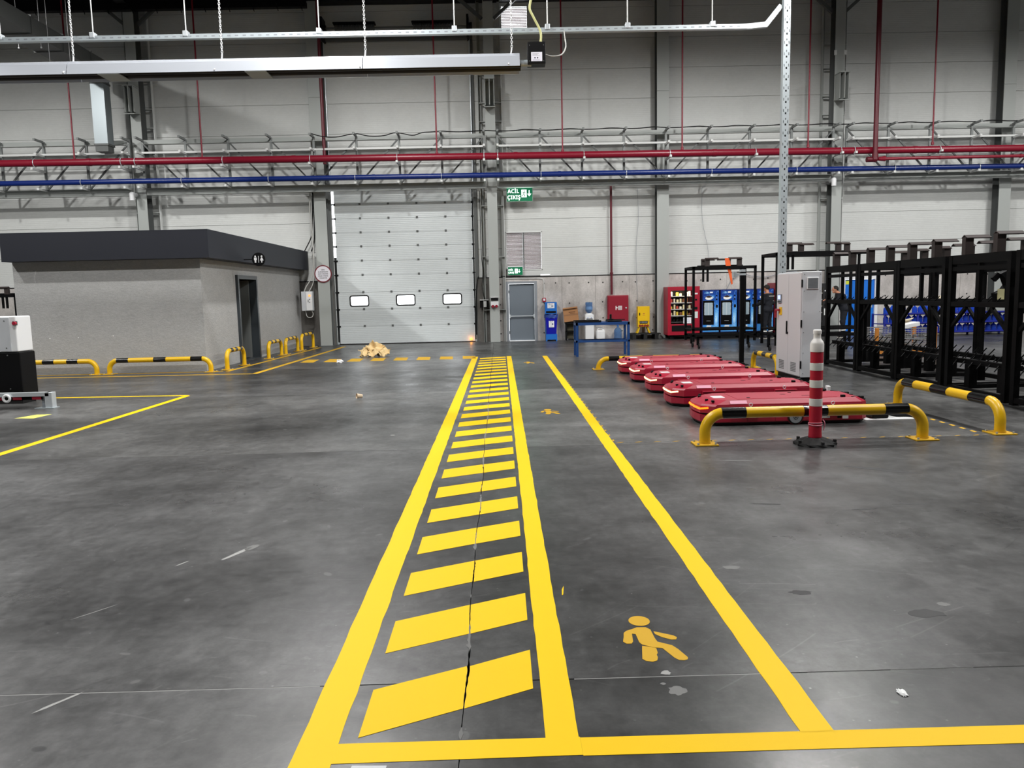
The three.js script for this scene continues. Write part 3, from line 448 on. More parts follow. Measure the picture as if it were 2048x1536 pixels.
// ================= washroom block =================
{
  const X0 = -11.1, X1 = -6.85, Z0 = -17.9, Z1 = -26.6, H = 2.62;
  const t = thing('washroom_block', 'low grey rendered washroom block with a dark canopy band', 'building', [X1, 0, Z0]);
  const W = X1 - X0, D = Z0 - Z1;
  mesh('front_wall', BX(-W, 0, 0, H, -.15, 0), m.stucco, t);
  const s = new THREE.Shape([[.15, 0], [2.32, 0], [2.32, 2.25], [3.88, 2.25], [3.88, 0], [D, 0], [D, H], [.15, H]].map((p) => new THREE.Vector2(...p)));
  mesh('side_wall', metric(plate(s, .15).rotateY(Math.PI / 2).translate(-.15, 0, 0)), m.stucco, t);
  mesh('end_wall', BX(-W, -W + .15, 0, H, -D, -.15), m.stucco, t);
  const c = sub('canopy', t), o = .34, cy = 2.58, ch = .63;
  mesh('fascia', [BX(-W - .02, o, cy, cy + ch, o - .03, o)], m.navy, c); mesh('fascia', [BX(o - .03, o, cy, cy + ch, -D, o - .03)], m.navy, c); mesh('fascia', [BX(-W - .02, -W + .01, cy, cy + ch, -D, o - .03)], m.navy, c);
  mesh('soffit', [BX(-W, o - .03, cy, cy + .02, 0, o - .03), BX(0, o - .03, cy, cy + .02, -D, 0)], m.navy, c); mesh('roof_deck', BX(-W, o - .03, cy + ch - .1, cy + ch - .05, -D, o - .03), m.navy, c);
  const f = sub('doorway', t);
  mesh('door_frame', [BX(-.16, .07, 0, 2.27, -2.4, -2.3), BX(-.16, .07, 0, 2.27, -3.9, -3.8), BX(-.16, .07, 2.17, 2.27, -3.8, -2.4)], m.frameDark, f);
  mesh('door_leaf', BX(-1.1, -.12, .02, 2.15, -3.72, -3.68), m.steelDark, f); mesh('lobby_wall', BX(-1.6, -1.55, 0, 2.6, -4.4, -1.6), m.wood, f); mesh('lobby_wall', BX(-1.55, -.15, 0, 2.6, -4.45, -4.4), m.stucco, f); mesh('lobby_wall', BX(-1.55, -.15, 0, 2.6, -1.65, -1.6), m.wood, f);
  mesh('door_step', BX(-.15, .06, 0, .02, -3.8, -2.4), m.frameDark, f);
  mesh('mark', new THREE.TubeGeometry(new THREE.QuadraticBezierCurve3(V(-3.72, 2.38, .004), V(-3.78, 2.25, .004), V(-3.76, 2.12, .004)), 12, .006, 5), m.steelWhite, t);
  for (const [x, y] of [[-3.55, .83], [-2.9, .84], [-2.1, .86]]) mesh('chip', new THREE.SphereGeometry(.014, 8, 6).translate(x, y, 0), m.steelWhite, t);
  const g = thing('washroom_sign', 'round black hanging sign with white man and woman symbols', 'sign', [-6.515, 2.64, -19.95]);
  mesh('sign_arm', rod(V(0, 0, 0), V(.22, 0, 0), .012), m.black, g);
  mesh('sign_disc', CY(.17, .17, .03, .38, .0, 0, 'z', 36), m.black, g);
  for (const [k, x] of [[0, .30], [1, .46]]) mesh('figure_symbol', [CY(.022, .022, .006, x, .075, .017, 'z', 12), k ? plate(new THREE.Shape([[x - .012, .045], [x + .012, .045], [x + .045, -.03], [x + .014, -.03], [x + .01, -.085], [x - .01, -.085], [x - .014, -.03], [x - .045, -.03]].map((p) => new THREE.Vector2(...p))), .005).translate(0, 0, .0145) : BX(x - .034, x + .034, -.02, .045, .0145, .0195), ...(k ? [] : [BX(x - .02, x + .02, -.085, -.02, .0145, .0195)])], m.white, g);
  mesh('divider', BX(.374, .386, -.085, .085, .0145, .0195), m.white, g);
}
{
  const t = thing('notice_sign', 'round white notice with a dark red rim on the door column', 'sign', [-5.95, 2.44, -26.27]);
  mesh('sign_disc', CY(.29, .29, .02, 0, 0, 0, 'z', 48), m.redDeep, t);
  const face = new THREE.CircleGeometry(.255, 48).translate(0, 0, .0115);
  mesh('sign_face', face, M(0xffffff, .5, { map: canvasTex(256, 256, (c) => { c.fillStyle = '#e6e3ea'; c.fillRect(0, 0, 256, 256); c.fillStyle = '#17191f'; c.textAlign = 'center'; c.font = 'bold 28px sans-serif'; ['İZİN', 'ALINMADAN', 'KAPI ÖNÜNE', 'PARK ETMEK', 'YASAKTIR'].forEach((s, i) => c.fillText(s, 128, 72 + i * 34)); }) }), t);
  mesh('bracket', BX(-.03, .03, -.2, .2, -.03, -.01), m.steelDark, t);
}
{
  const t = thing('control_box', 'light grey control box with cables on the end of the washroom block', 'control box', [-6.46, 1.22, -26.05]);
  mesh('case', RB(.36, .64, .24, .01, 0, .32, 0), m.cabinetSide, t); mesh('lid', RB(.2, .62, .02, .006, .08, .32, .128), m.white, t);
  mesh('indicator_light', CY(.035, .035, .02, .1, .5, .14, 'z', 14), M(0xff9a5a, .4, { emissive: 0xff7a30, emissiveIntensity: 1.2 }), t); mesh('button', [CY(.015, .015, .02, .1, .38, .14, 'z', 10), CY(.015, .015, .02, .1, .28, .14, 'z', 10)], m.black, t);
  mesh('handle', RB(.015, .09, .02, .004, .05, .33, .145), m.black, t);
  tag(mesh('control_cable', [tube([V(-6.56, 1.86, -26.05), V(-6.5, 2.0, -26.05), V(-6.3, 2.4, -26.15), V(-6.24, 3.2, -26.25), V(-6.3, 4.2, -26.3), V(-6.28, 5.2, -26.3)], .016, 40, 6), tube([V(-6.4, 1.86, -26.05), V(-6.25, 2.2, -26.1), V(-6.22, 3, -26.2), V(-6.24, 4.2, -26.28), V(-6.24, 5.2, -26.3)], .014, 40, 6), tube([V(-6.55, 1.22, -26.05), V(-6.5, 1.02, -26.05), V(-6.36, 1.0, -26.05), V(-6.3, 1.1, -26.05), V(-6.34, 1.22, -26.05)], .014, 24, 6)], m.cableGrey), 'grey cables running up the column corner from the control box', 'cable');
  tag(mesh('door_cable', [tube([V(-6.36, 3.2, -26.5), V(-6.24, 3.6, -26.5), V(-6.2, 4.4, -26.5), V(-6.22, 5.2, -26.5)], .022, 24, 6), tube([V(-6.6, 3.2, -26.5), V(-6.32, 3.75, -26.5), V(-6.26, 4.4, -26.5), V(-6.2, 5.2, -26.5)], .018, 24, 6)], m.black), 'black cables coming down behind the canopy to the washroom roof', 'cable');
}

// ================= yellow and black guard rails =================
function guardRail(L, h, r, bands, label, pos, turn, post = true) {
  const t = thing('guard_rail', label, 'guard rail', pos, turn), R = .2 * Math.min(1, L / 1.2), pts = [];
  pts.push(V(0, 0, 0), V(0, (h - R) * .5, 0)); for (let k = 0; k <= 8; k++) { const a = k / 8 * Math.PI / 2; pts.push(V(R - R * Math.cos(a), h - R + R * Math.sin(a), 0)); }
  const path = new THREE.CurvePath();
  path.add(new THREE.LineCurve3(V(0, 0, 0), V(0, h - R, 0)));
  const arc = (cx, s) => { const p = []; for (let k = 0; k <= 10; k++) { const a = k / 10 * Math.PI / 2, b = s > 0 ? a : Math.PI / 2 - a; p.push(V(cx - s * R * Math.cos(b), h - R + R * Math.sin(b), 0)); } return new THREE.CatmullRomCurve3(p); };
  path.add(arc(R, 1)); path.add(new THREE.LineCurve3(V(R, h, 0), V(L - R, h, 0))); path.add(arc(L - R, -1)); path.add(new THREE.LineCurve3(V(L, h - R, 0), V(L, 0, 0)));
  mesh('rail', new THREE.TubeGeometry(path, 140, r, 18), MP(0xe3b40f, .34), t);
  for (const [a, b] of bands) mesh('black_band', CY(r * 1.02, r * 1.02, b - a, (a + b) / 2, h, 0, 'x', 22, true), m.blackGloss, t);
  for (const x of [0, L]) { const p = mesh('base_plate', RB(.24, .014, .24, .004, x, .007, 0), m.yellowOld, t); mesh('bolt', [-1, 1].flatMap((a) => [-1, 1].map((b) => CY(.012, .012, .02, x + a * .09, .022, b * .09, 'y', 6))), m.galv, p); mesh('weld_ring', CY(r * 1.08, r * 1.12, .02, x, .02, 0, 'y', 20), m.yellowOld, p); }
  return t;
}
guardRail(2.29, .327, .057, [[.165, .42], [1.02, 1.27], [1.87, 2.12]], 'yellow and black tube rail at the near end of the red robots', [2.1, 0, -7.9], 0);
guardRail(2.15, .33, .055, [[.2, .52], [.95, 1.3], [1.7, 1.97]], 'yellow and black tube rail lying lengthwise beside the black racks', [5.34, 0, -8.1], Math.PI / 2);
guardRail(2.34, .22, .05, [[.22, .44], [.93, 1.15], [1.7, 1.93]], 'yellow and black tube rail behind the red robots, before the blue table', [2.02, 0, -16.1], 0);
guardRail(1.4, .32, .05, [[.16, .36], [.62, .84], [1.1, 1.25]], 'yellow and black tube rail partly hidden behind the white cabinet', [5.17, 0, -15.72], -Math.PI / 2);
guardRail(2.9, .31, .055, [[.55, .8], [1.15, 1.38], [1.7, 1.96], [2.25, 2.5]], 'yellow and black tube rail half hidden behind the white and black machine', [-12.14, 0, -17.62], 0);
guardRail(2.3, .31, .055, [[.18, .45], [1.02, 1.3], [1.86, 2.12]], 'yellow and black tube rail along the front of the washroom block', [-8.95, 0, -17.62], 0);
guardRail(1.2, .44, .052, [[.2, .36], [.5, .66], [.84, 1.0]], 'short yellow and black rail before the washroom doorway', [-6.43, 0, -18.05], Math.PI / 2);
guardRail(1.25, .44, .05, [[.15, .3], [.5, .66], [.92, 1.06]], 'short yellow and black rail past the doorway, nearest to it of three', [-6.4, 0, -21.2], Math.PI / 2);
guardRail(1.35, .44, .05, [[.15, .3], [.6, .76], [1.0, 1.16]], 'short yellow and black rail in the middle of three past the doorway', [-6.36, 0, -22.75], Math.PI / 2);
guardRail(1.5, .48, .05, [[.15, .32], [.65, .82], [1.2, 1.4]], 'short yellow and black rail beside the roller door column', [-6.3, 0, -24.35], Math.PI / 2);

// ================= red transport robots =================
function loft(levels) {                                     // [y, plan points] rings with equal counts, closed at both ends
  const pos = [], tri = (a, b, c) => pos.push(...a, ...b, ...c);
  const P = levels.map(([y, pts]) => pts.map(([x, z]) => [x, y, z])), n = P[0].length;
  for (let l = 0; l < P.length - 1; l++) for (let i = 0; i < n; i++) { const j = (i + 1) % n; tri(P[l][i], P[l + 1][j], P[l][j]); tri(P[l][i], P[l + 1][i], P[l + 1][j]); }
  for (const [l, flip] of [[0, 1], [P.length - 1, 0]]) { const sh = THREE.ShapeUtils.triangulateShape(P[l].map((p) => new THREE.Vector2(p[0], p[2])), []); for (const [a, b, c] of sh) { const A = P[l][a], Q = P[l][b], R = P[l][c], up = (Q[2] - A[2]) * (R[0] - A[0]) - (Q[0] - A[0]) * (R[2] - A[2]) > 0; up === !flip ? tri(A, Q, R) : tri(A, R, Q); } }
  const g = new THREE.BufferGeometry(); g.setAttribute('position', new THREE.Float32BufferAttribute(pos, 3)); g.setAttribute('uv', new THREE.Float32BufferAttribute(new Float32Array(pos.length / 3 * 2), 2)); g.computeVertexNormals(); return g;
}
const agvPlan = (i, c, x0 = 0, x1 = 2.0, hw = .375) => [[x0 + c, hw - i], [x0 + i + .02, hw - c * .72], [x0 + i, .06], [x0 + i, -.06], [x0 + i + .02, -hw + c * .72], [x0 + c, -hw + i], [x1 - c * .5, -hw + i], [x1 - i, -hw + c * .5], [x1 - i, hw - c * .5], [x1 - c * .5, hw - i]];
function makeAgv() {                                        // x runs from the lamp end back; the robot stands on its wheels at y = 0
  const t = thing('transport_robot', 'flat red transport robot nearest the front tube rail, amber light strip', 'robot', [2.33, 0, -9.32]);
  mesh('skirt', loft([[.012, agvPlan(.03, .2)], [.05, agvPlan(.015, .19)]]), m.rubber, t);
  mesh('body', [loft([[.04, agvPlan(.006, .18)], [.052, agvPlan(0, .17)], [.13, agvPlan(0, .17)]]), loft([[.128, agvPlan(.05, .22)], [.152, agvPlan(.05, .22)]]), loft([[.15, agvPlan(0, .17)], [.232, agvPlan(.004, .17)], [.24, agvPlan(.012, .178)]])], m.red, t);
  mesh('scanner_slot', loft([[.129, agvPlan(.044, .21, 0, .5)], [.151, agvPlan(.044, .21, 0, .5)]]), m.black, t);
  const cover = mesh('top_cover', loft([[.236, agvPlan(.004, .174)], [.256, agvPlan(.008, .178, .02)], [.296, agvPlan(.05, .2, .1, 1.96)], [.303, agvPlan(.056, .206, .115, 1.955)]]), m.red, t);
  mesh('cover_plate', [BX(.46, 1.66, .303, .306, -.27, .27)], m.red, cover);
  mesh('mark', [CY(.035, .035, .004, 1.12, .306, -.05, 'y', 20), BX(1.3, 1.42, .304, .308, .08, .11)], m.redDeep, cover); mesh('plug', [[.62, .18], [1.25, -.18], [1.5, .02]].map(([x, z]) => CY(.022, .022, .006, x, .307, z, 'y', 12)), m.black, cover);
  mesh('paper_label', BX(.22, .36, .3028, .305, -.06, .12), m.white, cover);
  mesh('side_label', B(.2, .002, .05).rotateX(.75).translate(.45, .278, .352), M(0xe09ab0, .5), cover);
  for (const s of [-1, 1]) {
    { const a = V(-.003, .208, 0), b = V(-.003, .204, s * .07), c = V(.017, .2, s * .256), d = V(.1, .216, s * .322); mesh('headlight', [bar(a, b, .014, .02), bar(b, c, .014, .02), bar(c, d, .014, .02)], m.lampStrip, t); }
    mesh('side_bracket', [BX(.42, .74, .214, .222, s * .37, s * .37 + s * .07), BX(.42, .5, .18, .214, s * .37, s * .37 + s * .05), BX(1.42, 1.72, .214, .222, s * .37, s * .37 + s * .07), BX(1.42, 1.5, .18, .214, s * .37, s * .37 + s * .05)], m.red, t);
    for (const x of [.58, 1.55]) mesh('lifting_eye', [new THREE.TorusGeometry(.019, .005, 8, 16).translate(x, .252, s * .405), CY(.007, .007, .012, x, .228, s * .405)], m.galvBright, t);
    for (const [x, z] of [[.16, .3], [.12, .17]]) mesh('corner_sensor', [RB(.035, .025, .035, .006, x, .29, s * z)], m.black, t);
    mesh('edge_bumper', [bar(V(1.82, .3, s * .3), V(1.97, .285, s * .16), .025, .02), RB(.05, .03, .04, .006, 1.98, .285, s * .2), RB(.05, .04, .04, .006, 1.72, .31, s * .28)], m.black, t);
    const w = mesh('wheel', [CY(.084, .084, .04, 1.12, .085, s * .362, 'z', 32)], m.rubber, t);
    mesh('wheel_cover', [CY(.07, .072, .012, 1.12, .09, s * .386, 'z', 32)], m.grey, w); mesh('wheel_hole', [CY(.008, .008, .004, 1.12, .09, s * .3925, 'z', 10), ...[0, 1, 2, 3, 4, 5, 6, 7].map((k) => CY(.006, .006, .004, 1.12 + .024 * Math.cos(k * .785), .09 + .024 * Math.sin(k * .785), s * .3925, 'z', 8))], m.black, w);
    mesh('wheel_arch', [CY(.1, .1, .006, 1.12, .095, s * .373, 'z', 32)], m.redDeep, t);
    mesh('side_seam', [BX(.55, .556, .05, .128, s * .372, s * .3765), BX(.88, .886, .05, .128, s * .372, s * .3765)], m.redDeep, t);
    mesh('service_label', [BX(1.42, 1.53, .07, .11, s * .373, s * .377), BX(1.68, 1.75, .058, .118, s * .373, s * .377)], m.white, t); mesh('service_port', BX(1.62, 1.67, .065, .11, s * .373, s * .377), m.black, t);
  }
  mesh('emergency_button', [CY(.02, .02, .02, 1.9, .3, .1, 'y', 12)], m.black, t);
  return t;
}
m.lampStrip = M(0xffd9b0, .3, { emissive: 0xffc98a, emissiveIntensity: 1.6 });
{
  const a = makeAgv(), amber = M(0xff8a2a, .3, { emissive: 0xff6a10, emissiveIntensity: 1.4 });
  const warm = m.lampStrip;
  dup(a, [2.33, 0, -10.88], 0, 'flat red transport robot standing second from the front tube rail');
  dup(a, [2.33, 0, -12.36], 0, 'flat red transport robot in the middle of the five parked ones');
  dup(a, [2.33, 0, -13.86], 0, 'flat red transport robot second from the far tube rail');
  dup(a, [2.33, 0, -15.3], 0, 'flat red transport robot beside the far tube rail');
  a.traverse((o) => { if (o.material === warm) o.material = amber; });
}
{
  const t = thing('charging_station', 'black charging contact on a white floor plate behind the nearest robot', 'charger', [4.42, 0, -9.3]);
  mesh('floor_plate', BX(-.06, .55, .0, .008, -.17, .2), m.white, t); mesh('contact_block', [RB(.2, .1, .26, .015, .16, .06, .0), RB(.1, .16, .12, .02, .12, .09, -.05)], m.black, t); mesh('lead', tube([V(.26, .05, 0), V(.4, .03, .03), V(.52, .03, .05), V(.62, .02, .12)], .02, 20, 6), m.black, t);
  const b = dup(t, [4.5, 0, -10.84], 0, 'black charging contact on a white floor plate behind the second robot');
  mesh('switch_box', RB(.05, .1, .08, .01, .14, .16, .0), m.white, b);
  dup(t, [4.5, 0, -12.32], 0, 'black charging contact behind the middle robot, under the cabinet');
}

// ================= white electrical cabinet, flexible post =================
{
  const t = thing('electrical_cabinet', 'tall white electrical cabinet with a red switch handle', 'cabinet', [5.1, 0, -13.02]), L = 1.16, D = .33, y0 = .08, H = 1.88;
  mesh('plinth', BX(.02, D - .02, 0, y0 + .01, -L + .02, -.02), m.black, t);
  mesh('case', RB(D, H - y0, L, .012, D / 2, (H + y0) / 2, -L / 2), m.cabinetSide, t);
  for (const [a, b] of [[-.02, -.575], [-.585, -L + .02]]) {
    const d = mesh('cabinet_door', RB(.022, H - y0 - .04, a - b, .006, -.008, (H + y0) / 2, (a + b) / 2), m.cabinet, t);
    const z = (a + b) / 2; const slots = []; for (let k = 0; k < 7; k++) for (let j = 0; j < 6; j++) slots.push(BX(-.021, -.0185, .16 + j * .028, .179 + j * .028, z - .13 + k * .036, z - .106 + k * .036)); mesh('vent_slot', slots, m.steelDark, d);
  }
  mesh('hinge', [[.3], [1.0], [1.68]].map(([y]) => RB(.02, .13, .03, .006, -.01, y, .0)), m.black, t);
  mesh('door_handle', [RB(.02, .22, .03, .008, -.03, .92, -.62), RB(.03, .04, .05, .008, -.03, .82, -.6)], m.black, t);
  const sc = mesh('meter_screen', RB(.02, .16, .17, .006, -.028, 1.42, -.98), m.grey, t); mesh('screen_glass', BX(-.042, -.038, 1.41, 1.48, -1.04, -.93), M(0x9db8ff, .3, { emissive: 0x9fb4ff, emissiveIntensity: .9 }), sc); mesh('screen_strip', BX(-.042, -.038, 1.36, 1.375, -1.06, -.9), m.black, sc);
  const sw = mesh('main_switch', BX(-.03, -.018, 1.13, 1.27, -1.0, -.88), m.yellowBox, t); mesh('switch_handle', [RB(.05, .04, .14, .01, -.055, 1.22, -1.0), RB(.04, .15, .04, .012, -.07, 1.15, -1.06)], m.red, sw);
  const fan = mesh('fan_filter', RB(.2, .2, .02, .005, .17, 1.68, .008), m.white, t); mesh('filter_mesh', BX(.085, .255, 1.595, 1.765, .018, .021), m.steelDark, fan); const sl = []; for (let k = 0; k < 12; k++) sl.push(BX(.087, .253, 1.6 + k * .014, 1.606 + k * .014, .02, .025)); mesh('filter_slat', sl, m.grey, fan);
  mesh('screw', [.03, .3].flatMap((x) => [.15, .5, .85, 1.2, 1.55, 1.83].map((y) => CY(.007, .007, .006, x, y, .002, 'z', 8))), m.steelDark, t);
}
{
  const t = thing('flexible_post', 'red and white flexible marker post on a black rubber foot', 'marker post', [3.2, 0, -7.76]);
  const LA = (p) => new THREE.LatheGeometry(p.map(([r, y]) => new THREE.Vector2(r, y)), 28);
  mesh('tube', LA([[0, .05], [.064, .05], [.066, .09], [.063, .14], [.062, 1.0], [.058, 1.01]]), M(0xb0122f, .35), t);
  mesh('cap', LA([[.0625, .955], [.067, .96], [.067, 1.035], [.058, 1.06], [.04, 1.085], [.036, 1.1], [.036, 1.135], [.041, 1.14], [.041, 1.17], [.036, 1.18], [0, 1.182]]), M(0xece9e6, .4), t);
  for (const y of [.44, .63, .805]) mesh('white_band', LA([[.0625, y - .038], [.0645, y - .036], [.0645, y + .036], [.0625, y + .038]]), m.reflective, t);
  mesh('tape_wrap', [new THREE.TorusGeometry(.065, .006, 6, 24).rotateX(Math.PI / 2 + .08).translate(0, .21, 0), new THREE.TorusGeometry(.066, .005, 6, 24).rotateX(Math.PI / 2 - .1).translate(0, .225, 0), tube([V(.062, .26, .03), V(.08, .23, .04), V(.078, .18, .035), V(.068, .15, .04)], .006, 12, 5)], M(0xd98a9c, .4), t);
  const foot = []; const n = 10; for (const [y, r, w] of [[0, .2, .01], [.025, .195, .02], [.05, .14, .02], [.075, .085, .004]]) { const ring = []; for (let i = 0; i < n * 2; i++) { const a = i / (n * 2) * 6.2832, q = r + (i % 2 ? w : -w); ring.push([q * Math.cos(a), q * Math.sin(a)]); } foot.push([y, ring]); }
  mesh('rubber_foot', [loft(foot), ...[0, 1, 2, 3, 4].map((k) => RB(.03, .04, .03, .006, .19 * Math.cos(k * 1.256 + .3), .04, .19 * Math.sin(k * 1.256 + .3)))], m.rubber, t);
}
let bottleMaker;

// ================= black transport racks =================
function guides(t, x, z, s, along, h = .25, y = 2.03) {         // lifting lug: upright plate with a folded roof reaching inwards
  const g = along ? [BX(x - .045, x + .045, y, y + h, z - .07, z + .07), B(.06, .012, .34).rotateZ(.55).translate(x - .03, y + h + .012, z + s * .1), B(.06, .012, .34).rotateZ(-.55).translate(x + .025, y + h + .012, z + s * .1)]
    : [BX(x - .06, x + .06, y, y + h, z - .045, z + .045), B(.36, .012, .07).rotateX(-.6).translate(x + s * .12, y + h + .008, z - .03), B(.36, .012, .09).rotateX(.5).translate(x + s * .12, y + h + .005, z + .04)];
  mesh('lifting_lug', g, m.guide, t);
}
function makeRack() {                                            // front at x = 0, length towards -z, depth towards +x
  const t = thing('transport_rack', 'black steel parts rack nearest the lengthwise tube rail, cut by the frame edge', 'rack', [6.72, 0, -8.62]), L = 1.42, D = 1.5, p = .08;
  for (const x of [p / 2, D - p / 2]) for (const z of [-p / 2, -L + p / 2]) mesh('post', BX(x - p / 2, x + p / 2, .0, 2.03, z - p / 2, z + p / 2), m.rackBlack, t);
  for (const x of [0.035, D - .035]) mesh('top_beam', [BX(x - .03, x + .03, 1.9, 2.03, -L, 0), BX(x - .025, x + .025, 1.8, 1.86, -L, 0)], m.rackBlack, t);
  for (const z of [-.04, -L + .04]) mesh('cross_beam', [BX(0, D, 1.93, 2.01, z - .03, z + .03), BX(0, D, 1.26, 1.33, z - .025, z + .025), BX(0, D, .03, .09, z - .03, z + .03)], m.rackBlack, t);
  for (const x of [0.035, D - .035]) mesh('base_beam', BX(x - .03, x + .03, .03, .1, -L, 0), m.rackBlack, t);
  for (const x of [0.04, .5, 1.0, D - .04]) mesh('shelf_beam', BX(x - .035, x + .035, 1.28, 1.35, -L, 0), m.rackBlack, t);
  for (const x of [.2, .8]) {
    mesh('lower_rail', BX(x - .04, x + .04, .43, .5, -L, 0), m.rackBlack, t);
    for (const z of [-.32, -1.08]) mesh('rail_stub', BX(x - .06, x + .06, .09, .43, z - .06, z + .06), m.rackBlack, t);
    const g = []; for (let k = 0; k < 7; k++) { const z = -.12 - k * .2; g.push(rod(V(x, .49, z), V(x + .07, .6, z + .05), .009, 6), rod(V(x - .03, .47, z - .07), V(x - .13, .39, z - .02), .009, 6)); } mesh('peg', g, m.rackBlack, t);
  }
  for (const x of [.04, 1.0]) { const g = []; for (let k = 0; k < 7; k++) { const z = -.15 - k * .19; g.push(rod(V(x, 1.34, z), V(x + .04, 1.41, z + .05), .008, 6)); } mesh('peg', g, m.rackBlack, t); }
  for (const x of [.04, D - .04]) for (const s of [0, 1]) mesh('brace', bar(V(x, .98, s ? -L + .08 : -.08), V(x, 1.28, s ? -L + .42 : -.42), .045), m.rackBlack, t);
  mesh('middle_post', [BX(.48, .54, .1, 1.28, -.74, -.68), BX(.02, .07, 1.35, 1.9, -.75, -.7)], m.rackBlack, t);
  for (const z of [-.33, -1.05]) { guides(t, .05, z, 1, false); guides(t, D - .05, z, -1, false); }
  return t;
}
{
  const r = makeRack();
  dup(r, [6.74, 0, -10.17], 0, 'black steel parts rack second from the lengthwise tube rail, bent parts on its shelf');
  dup(r, [6.76, 0, -11.72], 0, 'black steel parts rack third in the row, in front of the blue water bottles');
  dup(r, [6.78, 0, -13.2], 0, 'black steel parts rack fourth in the row, in front of the wire crate');
  dup(r, [6.8, 0, -14.7], 0, 'black steel parts rack behind the white cabinet, in front of the blue door');
  // dark bent brackets lying on the shelves
  const part = (pos, turn, label) => { const s = new THREE.Shape([[0, 0], [.16, .02], [.2, .12], [.26, .2], [.22, .36], [.12, .42], [.04, .38], [.1, .32], [.14, .22], [.08, .14], [-.02, .1]].map((p) => new THREE.Vector2(...p))); const t = thing('pressed_part', label, 'metal part', pos, turn, undefined); mesh('shell', plate(s, .1, .008), m.black, t); mesh('arm', [bar(V(.2, .02, .05), V(.38, -.0, .05), .05, .08), bar(V(.04, .38, .05), V(-.04, .3, .05), .05, .08)], m.black, t); return t; };
  part([7.18, 1.36, -11.2], 0, 'dark bent metal part standing on a rack shelf beside a yellow note');
  part([7.75, 1.36, -11.1], Math.PI * .9, 'dark curved metal part leaning on the rack shelf nearest the lengthwise rail');
  tag(mesh('note_card', RB(.1, .15, .004, .001, 7.2, 1.45, -11.05), M(0xd8d2a0, .7)), 'small yellow note hanging on the rack by the bent part', 'note');
}
function openRack(name, label, pos, turn, W, D, H, shelfY, wheels, lugs) {
  const t = thing(name, label, 'rack', pos, turn), p = .06;
  for (const x of [p / 2, W - p / 2]) for (const z of [-p / 2, -D + p / 2]) mesh('post', BX(x - p / 2, x + p / 2, wheels ? .2 : 0, H, z - p / 2, z + p / 2), m.rackBlack, t);
  for (const z of [-.03, -D + .03]) mesh('top_beam', BX(0, W, H - .08, H, z - .03, z + .03), m.rackBlack, t);
  for (const x of [.03, W - .03]) mesh('side_beam', [BX(x - .03, x + .03, H - .06, H, -D, 0), BX(x - .03, x + .03, shelfY - .04, shelfY, -D, 0)], m.rackBlack, t);
  mesh('top_rail', BX(.25, W - .25, H - .06, H + .04, -D / 2 - .05, -D / 2 + .05), m.rackBlack, t);
  for (const y of [shelfY, shelfY - .16]) mesh('shelf_beam', [BX(0, W, y - .05, y, -.06, 0), BX(0, W, y - .05, y, -D, -D + .06), BX(0, W, y - .04, y, -D / 2 - .03, -D / 2 + .03)], m.rackBlack, t);
  if (wheels) for (const x of [.18, W - .18]) for (const z of [-.12, -D + .12]) { const c = mesh('caster', [BX(x - .035, x + .035, .1, shelfY - .2, z - .02, z + .02)], m.rackBlack, t); mesh('wheel', CY(.075, .075, .04, x + .03, .075, z, 'x', 18), m.rubber, c); }
  const q = []; for (const x of [.3, .42, W - .42, W - .3]) q.push(BX(x - .025, x + .025, H - .42, H - .06, -.08, -.03)); mesh('hook_bar', q, m.rackBlack, t);
  for (const [x, z, s] of lugs) guides(t, x, z, s, false, .2, H);
  return t;
}
openRack('rack_trolley', 'black rack trolley on castors with an orange flag, before the vending machines', [5.25, 0, -21.1], 0, 1.75, .95, 2.25, .55, true, [[.42, -.1, 1], [.5, -.8, 1], [1.3, -.1, -1], [1.2, -.8, -1]]);
openRack('tall_rack', 'taller black rack behind the white cabinet, towards the second vending group', [6.75, 0, -18.9], 0, 2.35, 1.1, 2.48, .62, true, [[.35, -.1, 1], [.75, -.4, 1], [1.55, -.1, -1], [1.9, -.4, -1]]);
openRack('far_rack', 'black rack standing beyond the washroom block', [-16.0, 0, -23.4], 0, 1.5, 1.2, 1.95, .6, false, [[.3, -.1, 1], [1.2, -.1, -1]]);
{ const s = new THREE.Shape([[0, 0], [.14, 0], [.18, -.25], [.24, -.7], [.2, -.72], [.1, -.35], [.02, -.18]].map((p) => new THREE.Vector2(...p))); tag(mesh('flag_strip', plate(s, .012).rotateY(.2).translate(6.13, 2.46, -21.13), m.orange), 'bright orange plastic strip hanging from the rack trolley', 'flag'); }
{
  const t = thing('black_stand', 'slim black post with a clamp on top, behind the red robots', 'post', [5.12, 0, -16.35]);
  mesh('pole', RB(.09, 2.0, .09, .01, 0, 1.0, 0), m.rackBlack, t); mesh('clamp', [BX(-.16, .06, 1.9, 1.94, -.05, .05), BX(-.2, -.14, 1.86, 1.98, -.06, .06), BX(-.05, .05, 1.97, 2.02, -.05, .06)], m.galv, t); mesh('foot', BX(-.12, .12, 0, .015, -.12, .12), m.rackBlack, t);
}

